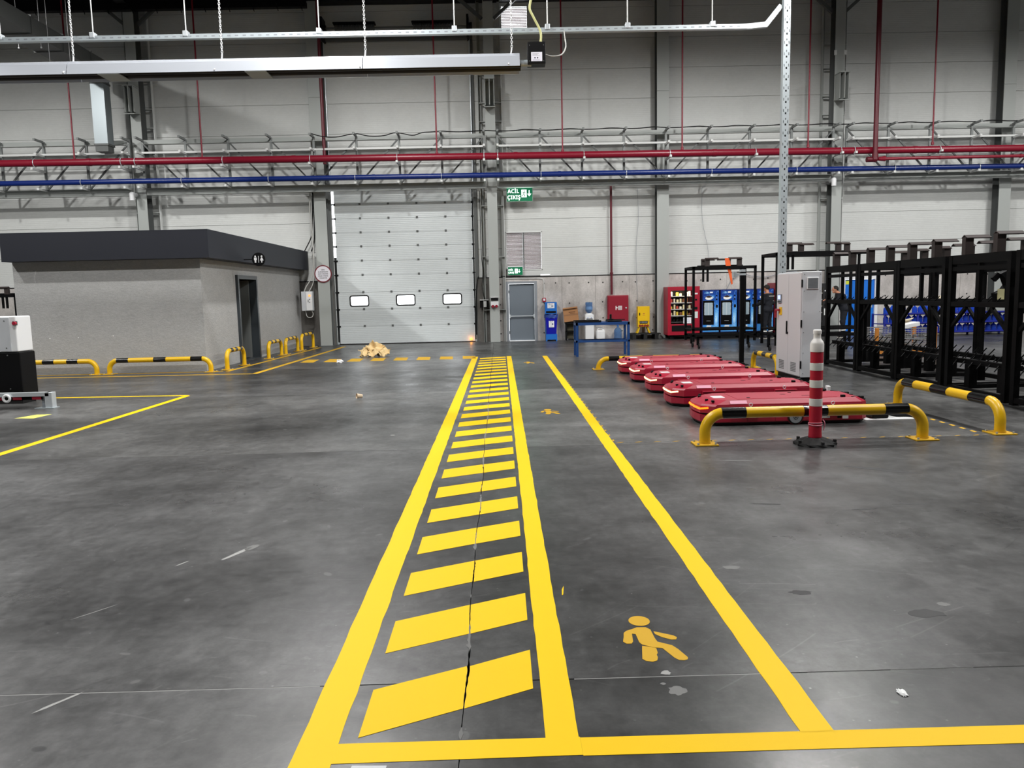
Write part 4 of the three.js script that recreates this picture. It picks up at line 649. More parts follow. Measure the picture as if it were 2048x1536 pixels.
// ================= vending machines =================
const printTex = canvasTex(256, 640, (c, w, h) => {                // splashing water and a cup, plain blue print
  const g = c.createLinearGradient(0, 0, w, h); g.addColorStop(0, '#0c2c78'); g.addColorStop(.5, '#1c62bd'); g.addColorStop(1, '#4e9fe0'); c.fillStyle = g; c.fillRect(0, 0, w, h);
  for (let k = 0; k < 90; k++) { c.strokeStyle = ['#0d2f86', '#9fd8ff', '#ffffff', '#1c5fc4'][k % 4]; c.globalAlpha = rr(.15, .6); c.lineWidth = rr(2, 14); c.beginPath(); const x = rr(0, w), y = rr(0, h); c.moveTo(x, y); c.bezierCurveTo(x + rr(-80, 80), y + rr(-50, 50), x + rr(-80, 80), y + rr(-60, 60), x + rr(-60, 60), y + rr(-80, 80)); c.stroke(); }
  for (const [x, y, a, b, col] of [[190, 150, 60, 480, '#8fd0f6'], [196, 300, 40, 300, '#d5f0ff'], [10, 20, 120, 30, '#a8defa'], [130, 60, 60, 70, '#7cc4f0'], [20, 540, 150, 80, '#6cb6ea'], [60, 580, 90, 40, '#d5f0ff']]) { const q = c.createRadialGradient(x + a / 2, y + b / 2, 2, x + a / 2, y + b / 2, Math.max(a, b) * .55); q.addColorStop(0, col); q.addColorStop(1, 'rgba(80,160,230,0)'); c.globalAlpha = .8; c.fillStyle = q; c.fillRect(x, y, a, b); }
  for (let k = 0; k < 60; k++) { c.globalAlpha = rr(.4, .9); c.fillStyle = k % 3 ? '#e8f7ff' : '#0b2a78'; c.beginPath(); c.ellipse(k % 2 ? rr(186, 250) : rr(0, 170), k % 2 ? rr(0, 640) : rr(0, 160), rr(1, 7), rr(1, 5), 0, 0, 7); c.fill(); }
  c.globalAlpha = 1; c.fillStyle = '#ece9e2'; c.beginPath(); c.ellipse(96, 118, 58, 26, 0, 0, 7); c.fill(); c.beginPath(); c.moveTo(52, 96); c.quadraticCurveTo(60, 140, 96, 140); c.quadraticCurveTo(132, 140, 140, 96); c.fill(); c.fillStyle = '#3a2414'; c.beginPath(); c.ellipse(96, 96, 44, 15, 0, 0, 7); c.fill(); c.strokeStyle = '#ece9e2'; c.lineWidth = 8; c.beginPath(); c.arc(146, 108, 16, -1.2, 1.6); c.stroke();
  c.fillStyle = '#f2f2f2'; c.fillRect(112, 18, 46, 22);
});
const printM = M(0xffffff, .3, { map: printTex, emissive: 0xffffff, emissiveMap: printTex, emissiveIntensity: .07 });
function makeCoffee() {
  const t = thing('coffee_machine', 'blue drinks vending machine next to the red snack machine', 'vending machine', [6.68, 0, -26.2]), W = .56, D = .65, H = 1.62;
  mesh('case', RB(W, H - .2, D, .012, W / 2, .2 + (H - .2) / 2, D / 2), M(0x14225c, .4), t); mesh('plinth', BX(.03, W - .03, 0, .21, .05, D - .05), m.black, t);
  mesh('display_panel', PB(W - .03, H - .26, .012, W / 2, .23 + (H - .26) / 2, D + .004), printM, t);
  const d = mesh('dispenser', RB(.37, .8, .02, .02, .2, .86, D + .012), m.blackGloss, t);
  mesh('selection_board', BX(.07, .33, .78, 1.19, D + .022, D + .026), M(0x9fb2bd, .4), d); const b = []; for (let k = 0; k < 9; k++) { b.push(BX(.055, .085, .8 + k * .043, .815 + k * .043, D + .022, D + .034), BX(.315, .345, .8 + k * .043, .815 + k * .043, D + .022, D + .034)); } b.push(BX(.195, .205, .78, 1.19, D + .024, D + .03)); mesh('selection_button', b, m.white, d);
  mesh('cup_shelf', BX(.13, .27, .585, .595, D + .012, D + .05), m.galvBright, d);
  mesh('maker_plate', RB(.15, .12, .006, .02, .22, .38, D + .012), m.white, t); mesh('maker_line', [BX(.165, .275, .385, .392, D + .015, D + .017), BX(.175, .262, .365, .37, D + .015, D + .017)], m.grey, t);
  mesh('coin_slot', [CY(.022, .022, .02, .47, 1.42, D + .014, 'z', 14), RB(.05, .05, .012, .008, .47, 1.3, D + .012), CY(.02, .02, .02, .5, .3, D + .014, 'z', 12)], m.black, t); mesh('bank_reader', RB(.07, .1, .014, .006, .48, 1.07, D + .012), m.black, t);
  return t;
}
{
  const c = makeCoffee();
  dup(c, [7.28, 0, -26.2], 0, 'blue drinks vending machine second from the red snack machine');
  dup(c, [7.89, 0, -26.2], 0, 'blue drinks vending machine behind the slim black post');
  dup(c, [8.49, 0, -26.2], 0, 'blue drinks vending machine in use by the man in dark overalls');
}
function snackMachine(name, label, x, body, W, panelW) {
  const t = thing(name, label, 'vending machine', [x, 0, -26.45]), D = .82, H = 1.74, y0 = .14;
  const gx0 = .1, gx1 = W - panelW, gy0 = .5, gy1 = 1.62;
  mesh('case', [BX(0, W, y0, H, 0, .02), BX(0, .02, y0, H, .02, D - .03), BX(W - .02, W, y0, H, .02, D - .03), BX(.02, W - .02, H - .02, H, .02, D - .03), BX(.02, W - .02, y0, y0 + .02, .02, D - .03)], body, t);
  const f = new THREE.Shape([[0, y0], [W, y0], [W, H], [0, H]].map((p) => new THREE.Vector2(...p))); f.holes.push(roundRect(gx0, gy0, gx1, gy1, .02, THREE.Path));
  mesh('front_door', plate(f, .03, .004).translate(0, 0, D - .03), body, t); mesh('window_pane', BX(gx0, gx1, gy0, gy1, D - .012, D - .008), m.glass, t);
  mesh('cabin_lining', [BX(gx0 - .02, gx1 + .02, gy0 - .02, gy1 + .02, .3, .31)], m.black, t);
  for (let r = 0; r < 5; r++) mesh('tray', [BX(gx0 - .02, gx1 + .02, .56 + r * .215, .57 + r * .215, .32, D - .08), BX(gx0 - .02, gx1 + .02, .545 + r * .215, .575 + r * .215, D - .1, D - .09)], r ? m.steelWhite : m.steelDark, t);
  mesh('delivery_flap', RB(gx1 - gx0 - .06, .2, .02, .02, (gx0 + gx1) / 2, .36, D + .004), m.black, t);
  mesh('foot', [BX(.06, .14, 0, y0, .1, .2), BX(W - .14, W - .06, 0, y0, .1, .2), BX(.1, .22, 0, y0, D - .22, D - .1), BX(W - .22, W - .1, 0, y0, D - .22, D - .1)], m.black, t);
  mesh('pay_panel', [RB(.12, .22, .014, .006, W - panelW / 2, .8, D + .006)], m.steelWhite, t); mesh('keypad', [RB(.1, .09, .014, .006, W - panelW / 2, 1.02, D + .006), RB(.07, .06, .014, .02, W - panelW / 2, 1.3, D + .006)], m.black, t); mesh('price_display', RB(.1, .05, .014, .006, W - panelW / 2, 1.5, D + .006), m.white, t);
  const lampM = M(0xffffff, .4, { emissive: 0xfff2d0, emissiveIntensity: 3 }); mesh('lamp_strip', [BX(gx0 - .01, gx1 + .01, gy1 + .02, gy1 + .035, D - .12, D - .09)], lampM, t);
  const l = new THREE.RectAreaLight(0xfff0d0, 14, gx1 - gx0, .08); l.rotation.set(-Math.PI / 2 - .5, Math.PI * 0, 0); l.rotation.set(-1.1, 0, 0); l.position.set(x + (gx0 + gx1) / 2, gy1 + .01, -26.45 + D - .08); l.name = 'cabin_light'; scene.add(l);
  return { gx0, gx1, D, x };
}
{
  const packs = [0xf0e6b8, 0xe9c94a, 0xf2efe6, 0xc24632, 0xe8dcae, 0x7a4a2a, 0xf6f0d8].map((h) => M(h, .45));
  const TRAYS = ['lowest dark tray', 'second lowest tray', 'middle tray', 'second highest tray', 'top tray'];
  function stock(s, label, group, n) {
    for (let r = 0; r < 5; r++) for (let k = 0; k < n; k++) {
      if (rnd() < .13) continue;
      const w = (s.gx1 - s.gx0) / n, x = s.x + s.gx0 + w * (k + .5), h = rr(.07, .16), y = .575 + r * .215, dark = r === 0;
      const g = RB(w * rr(.55, .85), h, .05, .012, 0, h / 2, 0); g.rotateY(rr(-.3, .3)); g.translate(x, y, -26.45 + s.D - .16 + rr(-.05, .03));
      tag(mesh('snack_packet', g, dark ? m.black : packs[Math.floor(rnd() * packs.length)]), label.replace('TRAY', TRAYS[r]), 'snack', group + ', ' + TRAYS[r]);
    }
  }
  stock(snackMachine('snack_machine', 'red snack vending machine with lit shelves, at the wall column', 5.55, M(0xa50f2c, .4), 1.06, .24), 'snack packet on the TRAY of the red snack machine by the column', 'snacks in the red machine', 7);
  stock(snackMachine('snack_machine', 'dark snack vending machine with pale lit goods behind the white cabinet', 9.98, M(0x121214, .5), .95, .2), 'packet on the TRAY of the dark snack machine behind the cabinet', 'snacks in the dark machine', 6);
  const t = thing('drinks_cabinet', 'dark red vending cabinet behind the man in overalls', 'vending machine', [9.12, 0, -26.4]);
  mesh('case', RB(.8, 1.65, .75, .012, .4, .975, .375), m.redCab, t); mesh('front_panel', RB(.7, 1.4, .02, .01, .42, .95, .76), m.blackGloss, t); mesh('plinth', BX(.05, .75, 0, .16, .05, .7), m.black, t);
  tag(mesh('paper_sign', PB(.26, .2, .004, 6.2, .62, -25.62), M(0xffffff, .6, { map: canvasTex(128, 96, (c) => { c.fillStyle = '#f1f1f6'; c.fillRect(0, 0, 128, 96); c.fillStyle = '#8a8fc0'; c.fillRect(24, 24, 64, 5); c.fillRect(24, 38, 26, 5); c.fillRect(24, 56, 84, 6); }) })), 'white paper notice stuck on the window of the red snack machine', 'notice');
}

// ================= beside the exit door =================
function printLabel(w, h, lines) { return M(0xffffff, .6, { map: canvasTex(96, 128, (c) => { c.fillStyle = '#eceef2'; c.fillRect(0, 0, 96, 128); for (const [x, y, a, b, col] of lines) { c.fillStyle = col; c.fillRect(x, y, a, b); } }) }); }
{
  const binPrint = printLabel(1, 1, [[14, 14, 26, 12, '#56606a'], [48, 16, 34, 8, '#c0564a'], [14, 34, 60, 4, '#8a9aa0'], [14, 44, 50, 4, '#8a9aa0'], [52, 62, 28, 26, '#44507a'], [14, 64, 28, 4, '#99a'], [14, 78, 20, 4, '#99a'], [20, 104, 50, 5, '#778']]);
  const a = thing('waste_bin', 'dark blue waste bin lined with a blue bag, white label on front', 'bin', [1.71, 0, -26.38]);
  mesh('bin_body', loft([[.24, [[-.16, .16], [-.16, -.14], [.16, -.14], [.16, .16]]], [.8, [[-.2, .2], [-.19, -.17], [.19, -.17], [.2, .2]]]]), m.binBlue, a);
  mesh('stand', [BX(-.19, .19, .05, .24, -.15, .17), BX(-.19, -.15, 0, .05, -.15, .17), BX(.15, .19, 0, .05, -.15, .17)], m.binSky, a);
  const bag = new THREE.CylinderGeometry(.235, .225, .13, 32, 3, true), bp = bag.attributes.position; for (let i = 0; i < bp.count; i++) { const th = Math.atan2(bp.getZ(i), bp.getX(i)), q = 1 + .05 * Math.sin(th * 9 + bp.getY(i) * 40); bp.setXYZ(i, bp.getX(i) * q, bp.getY(i) + .015 * Math.sin(th * 5), bp.getZ(i) * q * .9); } bag.computeVertexNormals(); bag.translate(0, .84, .02);
  mesh('bag', bag, MP(0x35509c, .3, { side: THREE.DoubleSide }), a); mesh('paper_label', PB(.18, .26, .004, 0, .6, .19).rotateX(.0), binPrint, a);
  const b = thing('bin_hood', 'sky blue hooded bin standing above the dark blue waste bin', 'bin', [1.71, 0, -26.46]);
  mesh('hood', prism([[-.2, -.14], [.2, -.14], [.2, .12], [-.2, .12]], .4, .92), m.binSky, b); mesh('mouth', BX(-.17, .17, .95, 1.02, .115, .123), m.black, b); mesh('back_rail', [BX(-.19, -.16, .05, .95, -.16, -.13), BX(.16, .19, .05, .95, -.16, -.13)], m.binSky, b); mesh('paper_label', PB(.24, .17, .004, 0, 1.2, .123), binPrint, b);
}
{
  const t = thing('call_point', 'small red fire call point with a bent conduit beside the exit door', 'alarm', [1.5, 1.4, -26.66]);
  mesh('case', RB(.12, .14, .05, .01, 0, 0, .025), m.red, t); mesh('glass_front', BX(-.032, .032, -.03, .04, .05, .055), m.white, t);
  mesh('conduit', tube([V(0, .07, .02), V(0, .4, .02), V(0, .66, .02), V(-.05, .72, .02), V(-.2, .74, .02), V(-1.3, .76, .02)], .012, 50, 8, .2), m.steelWhite, t);
  const e = thing('strip_lamp', 'small white strip lamp on the wall edge above the call point', 'lamp', [1.55, 2.26, -26.66]); mesh('housing', RB(.36, .05, .06, .012, 0, 0, .03), m.white, e); mesh('lamp_cover', RB(.3, .03, .03, .01, 0, -.005, .055), M(0xffffff, .4, { emissive: 0xffffff, emissiveIntensity: .5 }), e); mesh('conduit', CY(.01, .01, 1.35, -.85, -.03, .02, 'x', 8), m.black, e);
}
{
  const t = thing('water_dispenser', 'white water dispenser cabinet against the concrete wall', 'water dispenser', [3.02, 0, -26.45]);
  mesh('case', RB(.3, .84, .3, .02, 0, .45, 0), m.white, t); mesh('tap_recess', BX(-.11, .11, .7, .73, .148, .156), m.black, t); mesh('tap', [CY(.012, .012, .04, -.06, .76, .165, 'z', 8), CY(.012, .012, .04, .06, .76, .165, 'z', 8)], m.binSky, t); mesh('door_seam', BX(-.14, .14, .45, .453, .149, .152), m.grey, t); mesh('collar', CY(.1, .13, .05, 0, .89, 0, 'y', 24), m.white, t);
  const LJ = (mat, pos, label, s = 1, name = 'water_bottle') => { const o = thing(name, label, 'bottle', pos); mesh('shell', new THREE.LatheGeometry([[0, 0], [.12, 0], [.133, .02], [.133, .1], [.126, .12], [.133, .14], [.133, .24], [.126, .26], [.133, .28], [.13, .32], [.08, .38], [.04, .41], [.034, .46], [0, .46]].map(([r, y]) => new THREE.Vector2(r * s, y * s)), 24), mat, o); mesh('cap', CY(.036 * s, .036 * s, .03 * s, 0, .465 * s, 0, 'y', 14), m.binSky, o); return o; };
  const top = LJ(m.jug, [3.02, .89 + .4, -26.45], 'clear blue water bottle upside down on the white dispenser', .92); top.rotation.x = Math.PI; mesh('print_band', CY(.125, .125, .1, 0, .2, 0, 'y', 24, true), M(0x6a8fbe, .4), top);
  LJ(m.jug, [4.0, 0, -26.4], 'clear water bottle standing on the floor under the red cabinet', 1);
  const c = thing('canister', 'white plastic canister on the floor beside the dispenser', 'canister', [3.4, 0, -26.4]); mesh('body', RB(.3, .32, .22, .05, 0, .17, 0, 4), m.white, c); mesh('handle', tube([V(-.1, .33, 0), V(-.07, .38, 0), V(.02, .39, 0), V(.08, .35, 0)], .015, 16, 8), m.white, c); mesh('cap', CY(.04, .04, .03, .1, .345, 0, 'y', 14), m.white, c); mesh('drain_hose', tube([V(-.2, .45, -.02), V(-.1, .42, 0), V(.0, .42, .02), V(.1, .38, 0)], .012, 16, 6), m.grey, c);
  bottleMaker = LJ;
}
{
  const t = thing('cardboard_box', 'brown cardboard box leaning tilted against the concrete wall', 'box', [2.42, .64, -26.42], 0); t.rotation.set(-.1, -.12, .1);
  mesh('carton', RB(.5, .44, .24, .004, 0, .22, 0), m.card, t); mesh('flap', [B(.5, .006, .1).rotateX(.5).translate(0, .46, .14), B(.5, .006, .1).rotateX(-.7).translate(0, .47, -.14)], m.card, t); mesh('tape', BX(-.25, .25, .2, .25, .119, .123), M(0x8d6340, .6), t); mesh('print', [BX(-.06, .16, .3, .33, .119, .1225), BX(-.02, .14, .26, .28, .119, .1225)], M(0x6f4a2c, .8), t);
  const s = thing('low_stand', 'dark low stand carrying the cardboard box', 'stand', [2.42, 0, -26.42]); mesh('leg', [BX(-.22, -.17, 0, .6, -.1, -.05), BX(.17, .22, 0, .6, -.1, -.05), BX(-.22, -.17, 0, .6, .05, .1), BX(.17, .22, 0, .6, .05, .1)], m.black, s); mesh('shelf', [BX(-.24, .24, .58, .62, -.14, .14), BX(-.22, .22, .3, .33, -.1, .1)], m.black, s); mesh('back_board', BX(-.2, .2, .05, .56, -.13, -.12), M(0x5b584a, .8), s);
}
{
  const t = thing('hose_cabinet', 'dark red fire hose cabinet on the concrete wall', 'cabinet', [4.02, .6, -26.668]);
  mesh('case', RB(.72, .9, .22, .015, 0, .45, .11), m.redCab, t); mesh('cabinet_door', RB(.68, .86, .02, .01, 0, .45, .225), m.redCab, t); mesh('lock', CY(.028, .028, .02, .27, .47, .245, 'z', 16), m.galvBright, t); mesh('hose_symbol', [BX(-.09, -.06, .4, .54, .235, .238), BX(-.06, -.02, .46, .5, .235, .238), BX(.0, .13, .4, .54, .235, .238)], m.white, t); const q = []; for (let k = 0; k < 6; k++) q.push(BX(.01, .12, .415 + k * .02, .421 + k * .02, .238, .24)); mesh('print_line', q, m.redCab, t);
}
{
  const t = thing('power_box', 'yellow power distribution box with sockets on splayed legs', 'power box', [4.85, .2, -26.32]);
  mesh('case', RB(.4, .9, .26, .012, 0, .52 + .0, 0).scale(1, .78, 1).translate(0, .15, 0), m.yellowBox, t); mesh('lid', RB(.41, .5, .02, .01, 0, .66, .135), m.yellowBox, t); mesh('latch', RB(.03, .09, .02, .005, -.14, .65, .15), m.black, t); mesh('warning_print', [BX(-.03, .03, .64, .68, .144, .147), BX(-.04, .04, .59, .6, .144, .147)], m.woodOrange, t);
  mesh('breaker_window', RB(.28, .1, .02, .01, 0, .37, .13), m.black, t); mesh('breaker', [-.1, -.05, 0, .05, .1].map((x) => BX(x - .016, x + .016, .345, .395, .138, .145)), m.grey, t); for (const x of [-.13, -.045, .045, .13]) mesh('socket', CY(.036, .04, .05, x, .26, .15, 'z', 16), M(0x8a1e12, .5), t);
  mesh('leg', [bar(V(-.14, .2, .08), V(-.22, 0, .1), .06, .04), bar(V(.14, .2, .08), V(.22, 0, .1), .06, .04), bar(V(-.14, .2, -.08), V(-.22, 0, -.1), .06, .04), bar(V(.14, .2, -.08), V(.22, 0, -.1), .06, .04)], m.yellowBox, t);
  const p = thing('plastic_pallet', 'black pallet on the floor under the yellow power box', 'pallet', [4.88, 0, -26.3]); for (let k = 0; k < 6; k++) mesh('deck_board', BX(-.52, .52, .17, .2, -.3 + k * .1, -.22 + k * .1), m.rubber, p); for (const x of [-.38, 0, .38]) mesh('runner', [BX(x - .06, x + .06, 0, .17, -.28, .28)], m.rubber, p);
}
{
  const t = thing('work_table', 'blue steel work table standing on the open floor', 'table', [1.88, 0, -19.4]), W = 1.36, D = .62, H = .86;
  for (const x of [.03, W - .03]) for (const z of [-.03, -D + .03]) mesh('leg', BX(x - .03, x + .03, 0, H - .05, z - .03, z + .03), m.tableBlue, t);
  mesh('top_frame', [BX(0, W, H - .07, H, -.05, 0), BX(0, W, H - .07, H, -D, -D + .05), BX(0, .05, H - .07, H, -D, 0), BX(W - .05, W, H - .07, H, -D, 0)], m.tableBlue, t); mesh('stretcher', [BX(0, W, .36, .41, -.05, -.01), BX(0, W, .36, .41, -D, -D + .04), BX(0, .04, .36, .41, -D, 0), BX(W - .04, W, .36, .41, -D, 0)], m.tableBlue, t); mesh('top_sheet', BX(.05, W - .05, H - .03, H - .01, -D + .05, -.05), m.tableBlue, t);
  const a = thing('black_tray', 'black tray lying flat at the near end of the blue table', 'tray', [2.2, .86, -19.7]); mesh('tray_base', RB(.66, .03, .5, .008, 0, .015, 0), m.black, a); mesh('tray_rim', [BX(-.33, .33, .03, .05, .23, .25), BX(-.33, .33, .03, .05, -.25, -.23)], m.black, a);
  const b = thing('black_fixture', 'black fixture with an upright lug on the far end of the blue table', 'fixture', [2.86, .86, -19.7]); mesh('fixture_plate', RB(.36, .04, .42, .01, .02, .02, 0), m.black, b); mesh('upright_lug', [RB(.05, .16, .06, .01, -.06, .11, 0), RB(.12, .05, .08, .01, -.05, .05, 0)], m.black, b); mesh('fixture_bar', BX(-.18, .3, .04, .06, -.03, .03), m.black, b);
}
// exit signs
const signTex = (two) => canvasTex(512, two ? 288 : 256, (c, w, h) => {
  c.fillStyle = '#06482e'; c.fillRect(0, 0, w, h); c.fillStyle = '#f4fff8'; c.font = `bold ${two ? 104 : 78}px sans-serif`; c.textBaseline = 'middle'; c.textAlign = 'left';
  if (two) { c.fillText('ACİL', 18, 88); c.fillText('ÇIKIŞ', 8, 208); } else { c.fillText('ACİL', 10, 84); c.fillText('ÇIKIŞ', 6, 176); }
  const ox = two ? 292 : 236, oy = two ? 62 : 52; c.fillRect(ox, oy, 104, 150); c.fillStyle = '#06482e'; c.beginPath(); c.arc(ox + 60, oy + 28, 12, 0, 7); c.fill(); c.lineWidth = 13; c.strokeStyle = '#06482e'; c.lineCap = 'round'; c.beginPath(); c.moveTo(ox + 54, oy + 48); c.lineTo(ox + 46, oy + 88); c.lineTo(ox + 70, oy + 108); c.lineTo(ox + 60, oy + 136); c.moveTo(ox + 46, oy + 88); c.lineTo(ox + 24, oy + 116); c.lineTo(ox + 10, oy + 118); c.moveTo(ox + 54, oy + 52); c.lineTo(ox + 80, oy + 66); c.moveTo(ox + 52, oy + 52); c.lineTo(ox + 28, oy + 62); c.stroke();
  c.strokeStyle = c.fillStyle = '#f4fff8'; c.lineWidth = 18; const ax = ox + 156, ay = oy + 20; c.beginPath(); c.moveTo(ax, ay); c.lineTo(ax, ay + 84); c.stroke(); c.beginPath(); c.moveTo(ax - 42, ay + 62); c.lineTo(ax + 42, ay + 62); c.lineTo(ax, ay + 112); c.fill();
});
function exitSign(x, y, z, w, h, two, label) {
  const t = thing('exit_sign', label, 'sign', [x, y, z]), tx = signTex(two);
  mesh('housing', RB(w + .02, h + .02, .07, .01, 0, 0, -.03), m.steelWhite, t); mesh('lit_face', PB(w, h, .01, 0, 0, .008), M(0xffffff, .3, { map: tx, emissive: 0xffffff, emissiveMap: tx, emissiveIntensity: 1.0 }), t);
  mesh('top_bracket', BX(-w / 2, w / 2, h / 2 + .01, h / 2 + .05, -.05, .03), m.white, t);
  const l = new THREE.RectAreaLight(0xd0ffe4, 2.2, w, h); l.position.set(x, y, z + .02); l.rotation.set(0, Math.PI, 0); l.name = 'sign_light'; scene.add(l);
}
exitSign(.72, 4.94, -26.3, .86, .48, true, 'large green emergency exit sign hung under the rack');
exitSign(.53, 2.4, -26.6, .5, .26, false, 'small green emergency exit sign over the grey door');
{
  const t = thing('socket_box', 'white twin socket box with red plugs on the column beside the grey door', 'socket', [-.2, 1.26, -26.1]);
  mesh('case', RB(.26, .16, .1, .01, 0, .05, .05), m.white, t); mesh('cover', BX(-.12, .12, .16, .24, 0, .05), m.black, t); mesh('hood', BX(-.13, .13, .26, .28, 0, .08), m.white, t); for (const x of [-.06, .06]) mesh('socket', CY(.045, .05, .06, x, -.03, .1, 'z', 16), m.redCab, t);
  const u = thing('door_switch', 'small grey switch on a bracket beside the roller door', 'switch', [-.55, 1.3, -26.5]); mesh('bracket', BX(-.16, .14, .13, .16, -.05, .05), m.steelWhite, u); mesh('case', RB(.1, .2, .07, .01, .02, .0, .02), m.steelWhite, u); mesh('back_plate', BX(-.16, .14, -.12, .13, -.06, -.05), m.black, u);
  tag(mesh('switch_cable', [tube([V(-.55, 1.45, -26.5), V(-.62, 1.9, -26.5), V(-.58, 2.4, -26.5), V(-.62, 3.2, -26.5), V(-.62, 5.1, -26.5)], .012, 30, 6), tube([V(-.86, .25, -26.7), V(-.85, 1.0, -26.65), V(-.82, 1.8, -26.62), V(-.74, 2.25, -26.6)], .014, 30, 6)], m.black), 'thin black cables by the edge of the roller door', 'cable');
}
for (const [x0, x1, w] of [[4.75, 4.72, 'above the yellow power box'], [6.95, 7.2, 'above the drinks machines']]) tag(mesh('wall_cable', tube([V(x0, 5.1, -26.72), V(x0 + .02, 4, -26.72), V(x1 - .03, 3, -26.72), V(x1, x0 > 5 ? 2.3 : 1.2, -26.62)], .007, 30, 5), m.grey), 'thin grey cable hanging down the panels ' + w, 'cable');
tag(mesh('wall_cable', [tube([V(8.3, 2.17, -26.62), V(7.95, 1.9, -26.62), V(7.75, 1.62, -26.5)], .012, 16, 5), tube([V(8.3, 2.17, -26.62), V(8.7, 2.05, -26.6), V(9.2, 2.02, -26.6), V(9.7, 2.15, -26.6), V(10.2, 2.18, -26.6)], .012, 24, 5), RB(.1, .08, .05, .01, 8.3, 2.19, -26.64)], m.grey), 'grey cables fanning from a junction box down to the drinks machines', 'cable');

// ================= far right: wire crate, bottles =================
{
  const t = thing('wire_crate', 'wire mesh crate with wooden corner posts behind the racks', 'crate', [8.66, 0, -17.65]), W = 1.35, D = .9;
  for (const x of [0, W]) for (const z of [0, -D]) mesh('corner_post', RB(.07, .62, .07, .006, x, .34, z), m.woodOrange, t);
  mesh('base', [BX(0, W, .05, .12, -.06, .02), BX(0, W, .05, .12, -D - .02, -D + .06), BX(0, W, .1, .115, -D, 0)], m.woodOrange, t);
  const side = (ax) => { const g = []; for (let k = 0; k < 12; k++) { const y = .15 + k * .042; for (const z of [0, -D]) g.push(CY(.005, .005, W, W / 2, y, z, 'x', 5)); for (const x of [0, W]) g.push(CY(.005, .005, D, x, y, -D / 2, 'z', 5)); } for (let x = .08; x < W; x += .08) for (const z of [0, -D]) g.push(CY(.004, .004, .48, x, .38, z, 'y', 5)); return g; };
  const wm = mesh('wire_mesh', side(), m.wire, t); wm.userData.kind = 'stuff'; mesh('top_rim', [BX(0, W, .61, .63, -.01, .01), BX(0, W, .61, .63, -D - .01, -D + .01), BX(0, W, .38, .395, -.008, .012)], m.wire, t);
  const s = []; for (let k = 0; k < 70; k++) s.push(B(rr(.03, .12), rr(.03, .1), rr(.03, .1)).rotateX(rr(0, 3)).rotateY(rr(0, 3)).translate(rr(.1, W - .1), rr(.18, .5), rr(-D + .1, -.1))); const junk = tag(mesh('scrap_parts', s, m.steelDark), 'loose dark metal offcuts filling the wire crate', 'scrap', null, 'stuff'); junk.position.set(8.66, 0, -17.65);
  const bx = thing('carton', 'white carton lying tilted on top of the wire crate', 'box', [9.5, .645, -17.9], .15); bx.rotation.z = .16; mesh('carton_body', RB(.4, .09, .34, .004, 0, .045, 0), m.white, bx); mesh('open_flap', B(.4, .008, .2).rotateX(-.5).translate(0, .13, -.12), m.cream, bx);
}
{
  const mk = bottleMaker; let first;
  const rack = thing('bottle_rack', 'dark blue plastic racking full of water bottles behind the black racks', 'rack', [12.2, 0, -24.8]);
  for (let r = 0; r < 3; r++) mesh('rack_tray', [BX(0, 4.2, .08 + r * .3, .1 + r * .3, -.4, .45), BX(0, 4.2, .08 + r * .3, .15 + r * .3, .42, .45)], M(0x14218a, .5), rack);
  for (const x of [0, 1.05, 2.1, 3.15, 4.2]) mesh('rack_post', [BX(x - .03, x + .03, 0, .72, .4, .44), BX(x - .03, x + .03, 0, .72, -.4, -.36)], M(0x14218a, .5), rack);
  for (let r = 0; r < 3; r++) for (let k = 0; k < 22; k++) { const pos = [12.34 + k * .184, .102 + r * .3, -24.6]; if (r === 2 && (k > 17 || k % 6 === 4)) continue; const tier = ['bottom', 'middle', 'top'][r], g = 'blue water bottles on the ' + tier + ' tier', label = 'blue water bottle on the ' + tier + ' tier of the rack behind the black racks'; if (!first) { first = mk(m.jugBlue, pos, label, .6); first.userData.group = g; } else dup(first, pos, rr(0, 6), label, g); }
  tag(mesh('paper_bag', RB(.3, .3, .12, .04, 14.1, 1.12, -24.5), m.cream), 'crumpled pale bag lying on top of the water bottles', 'bag');
}

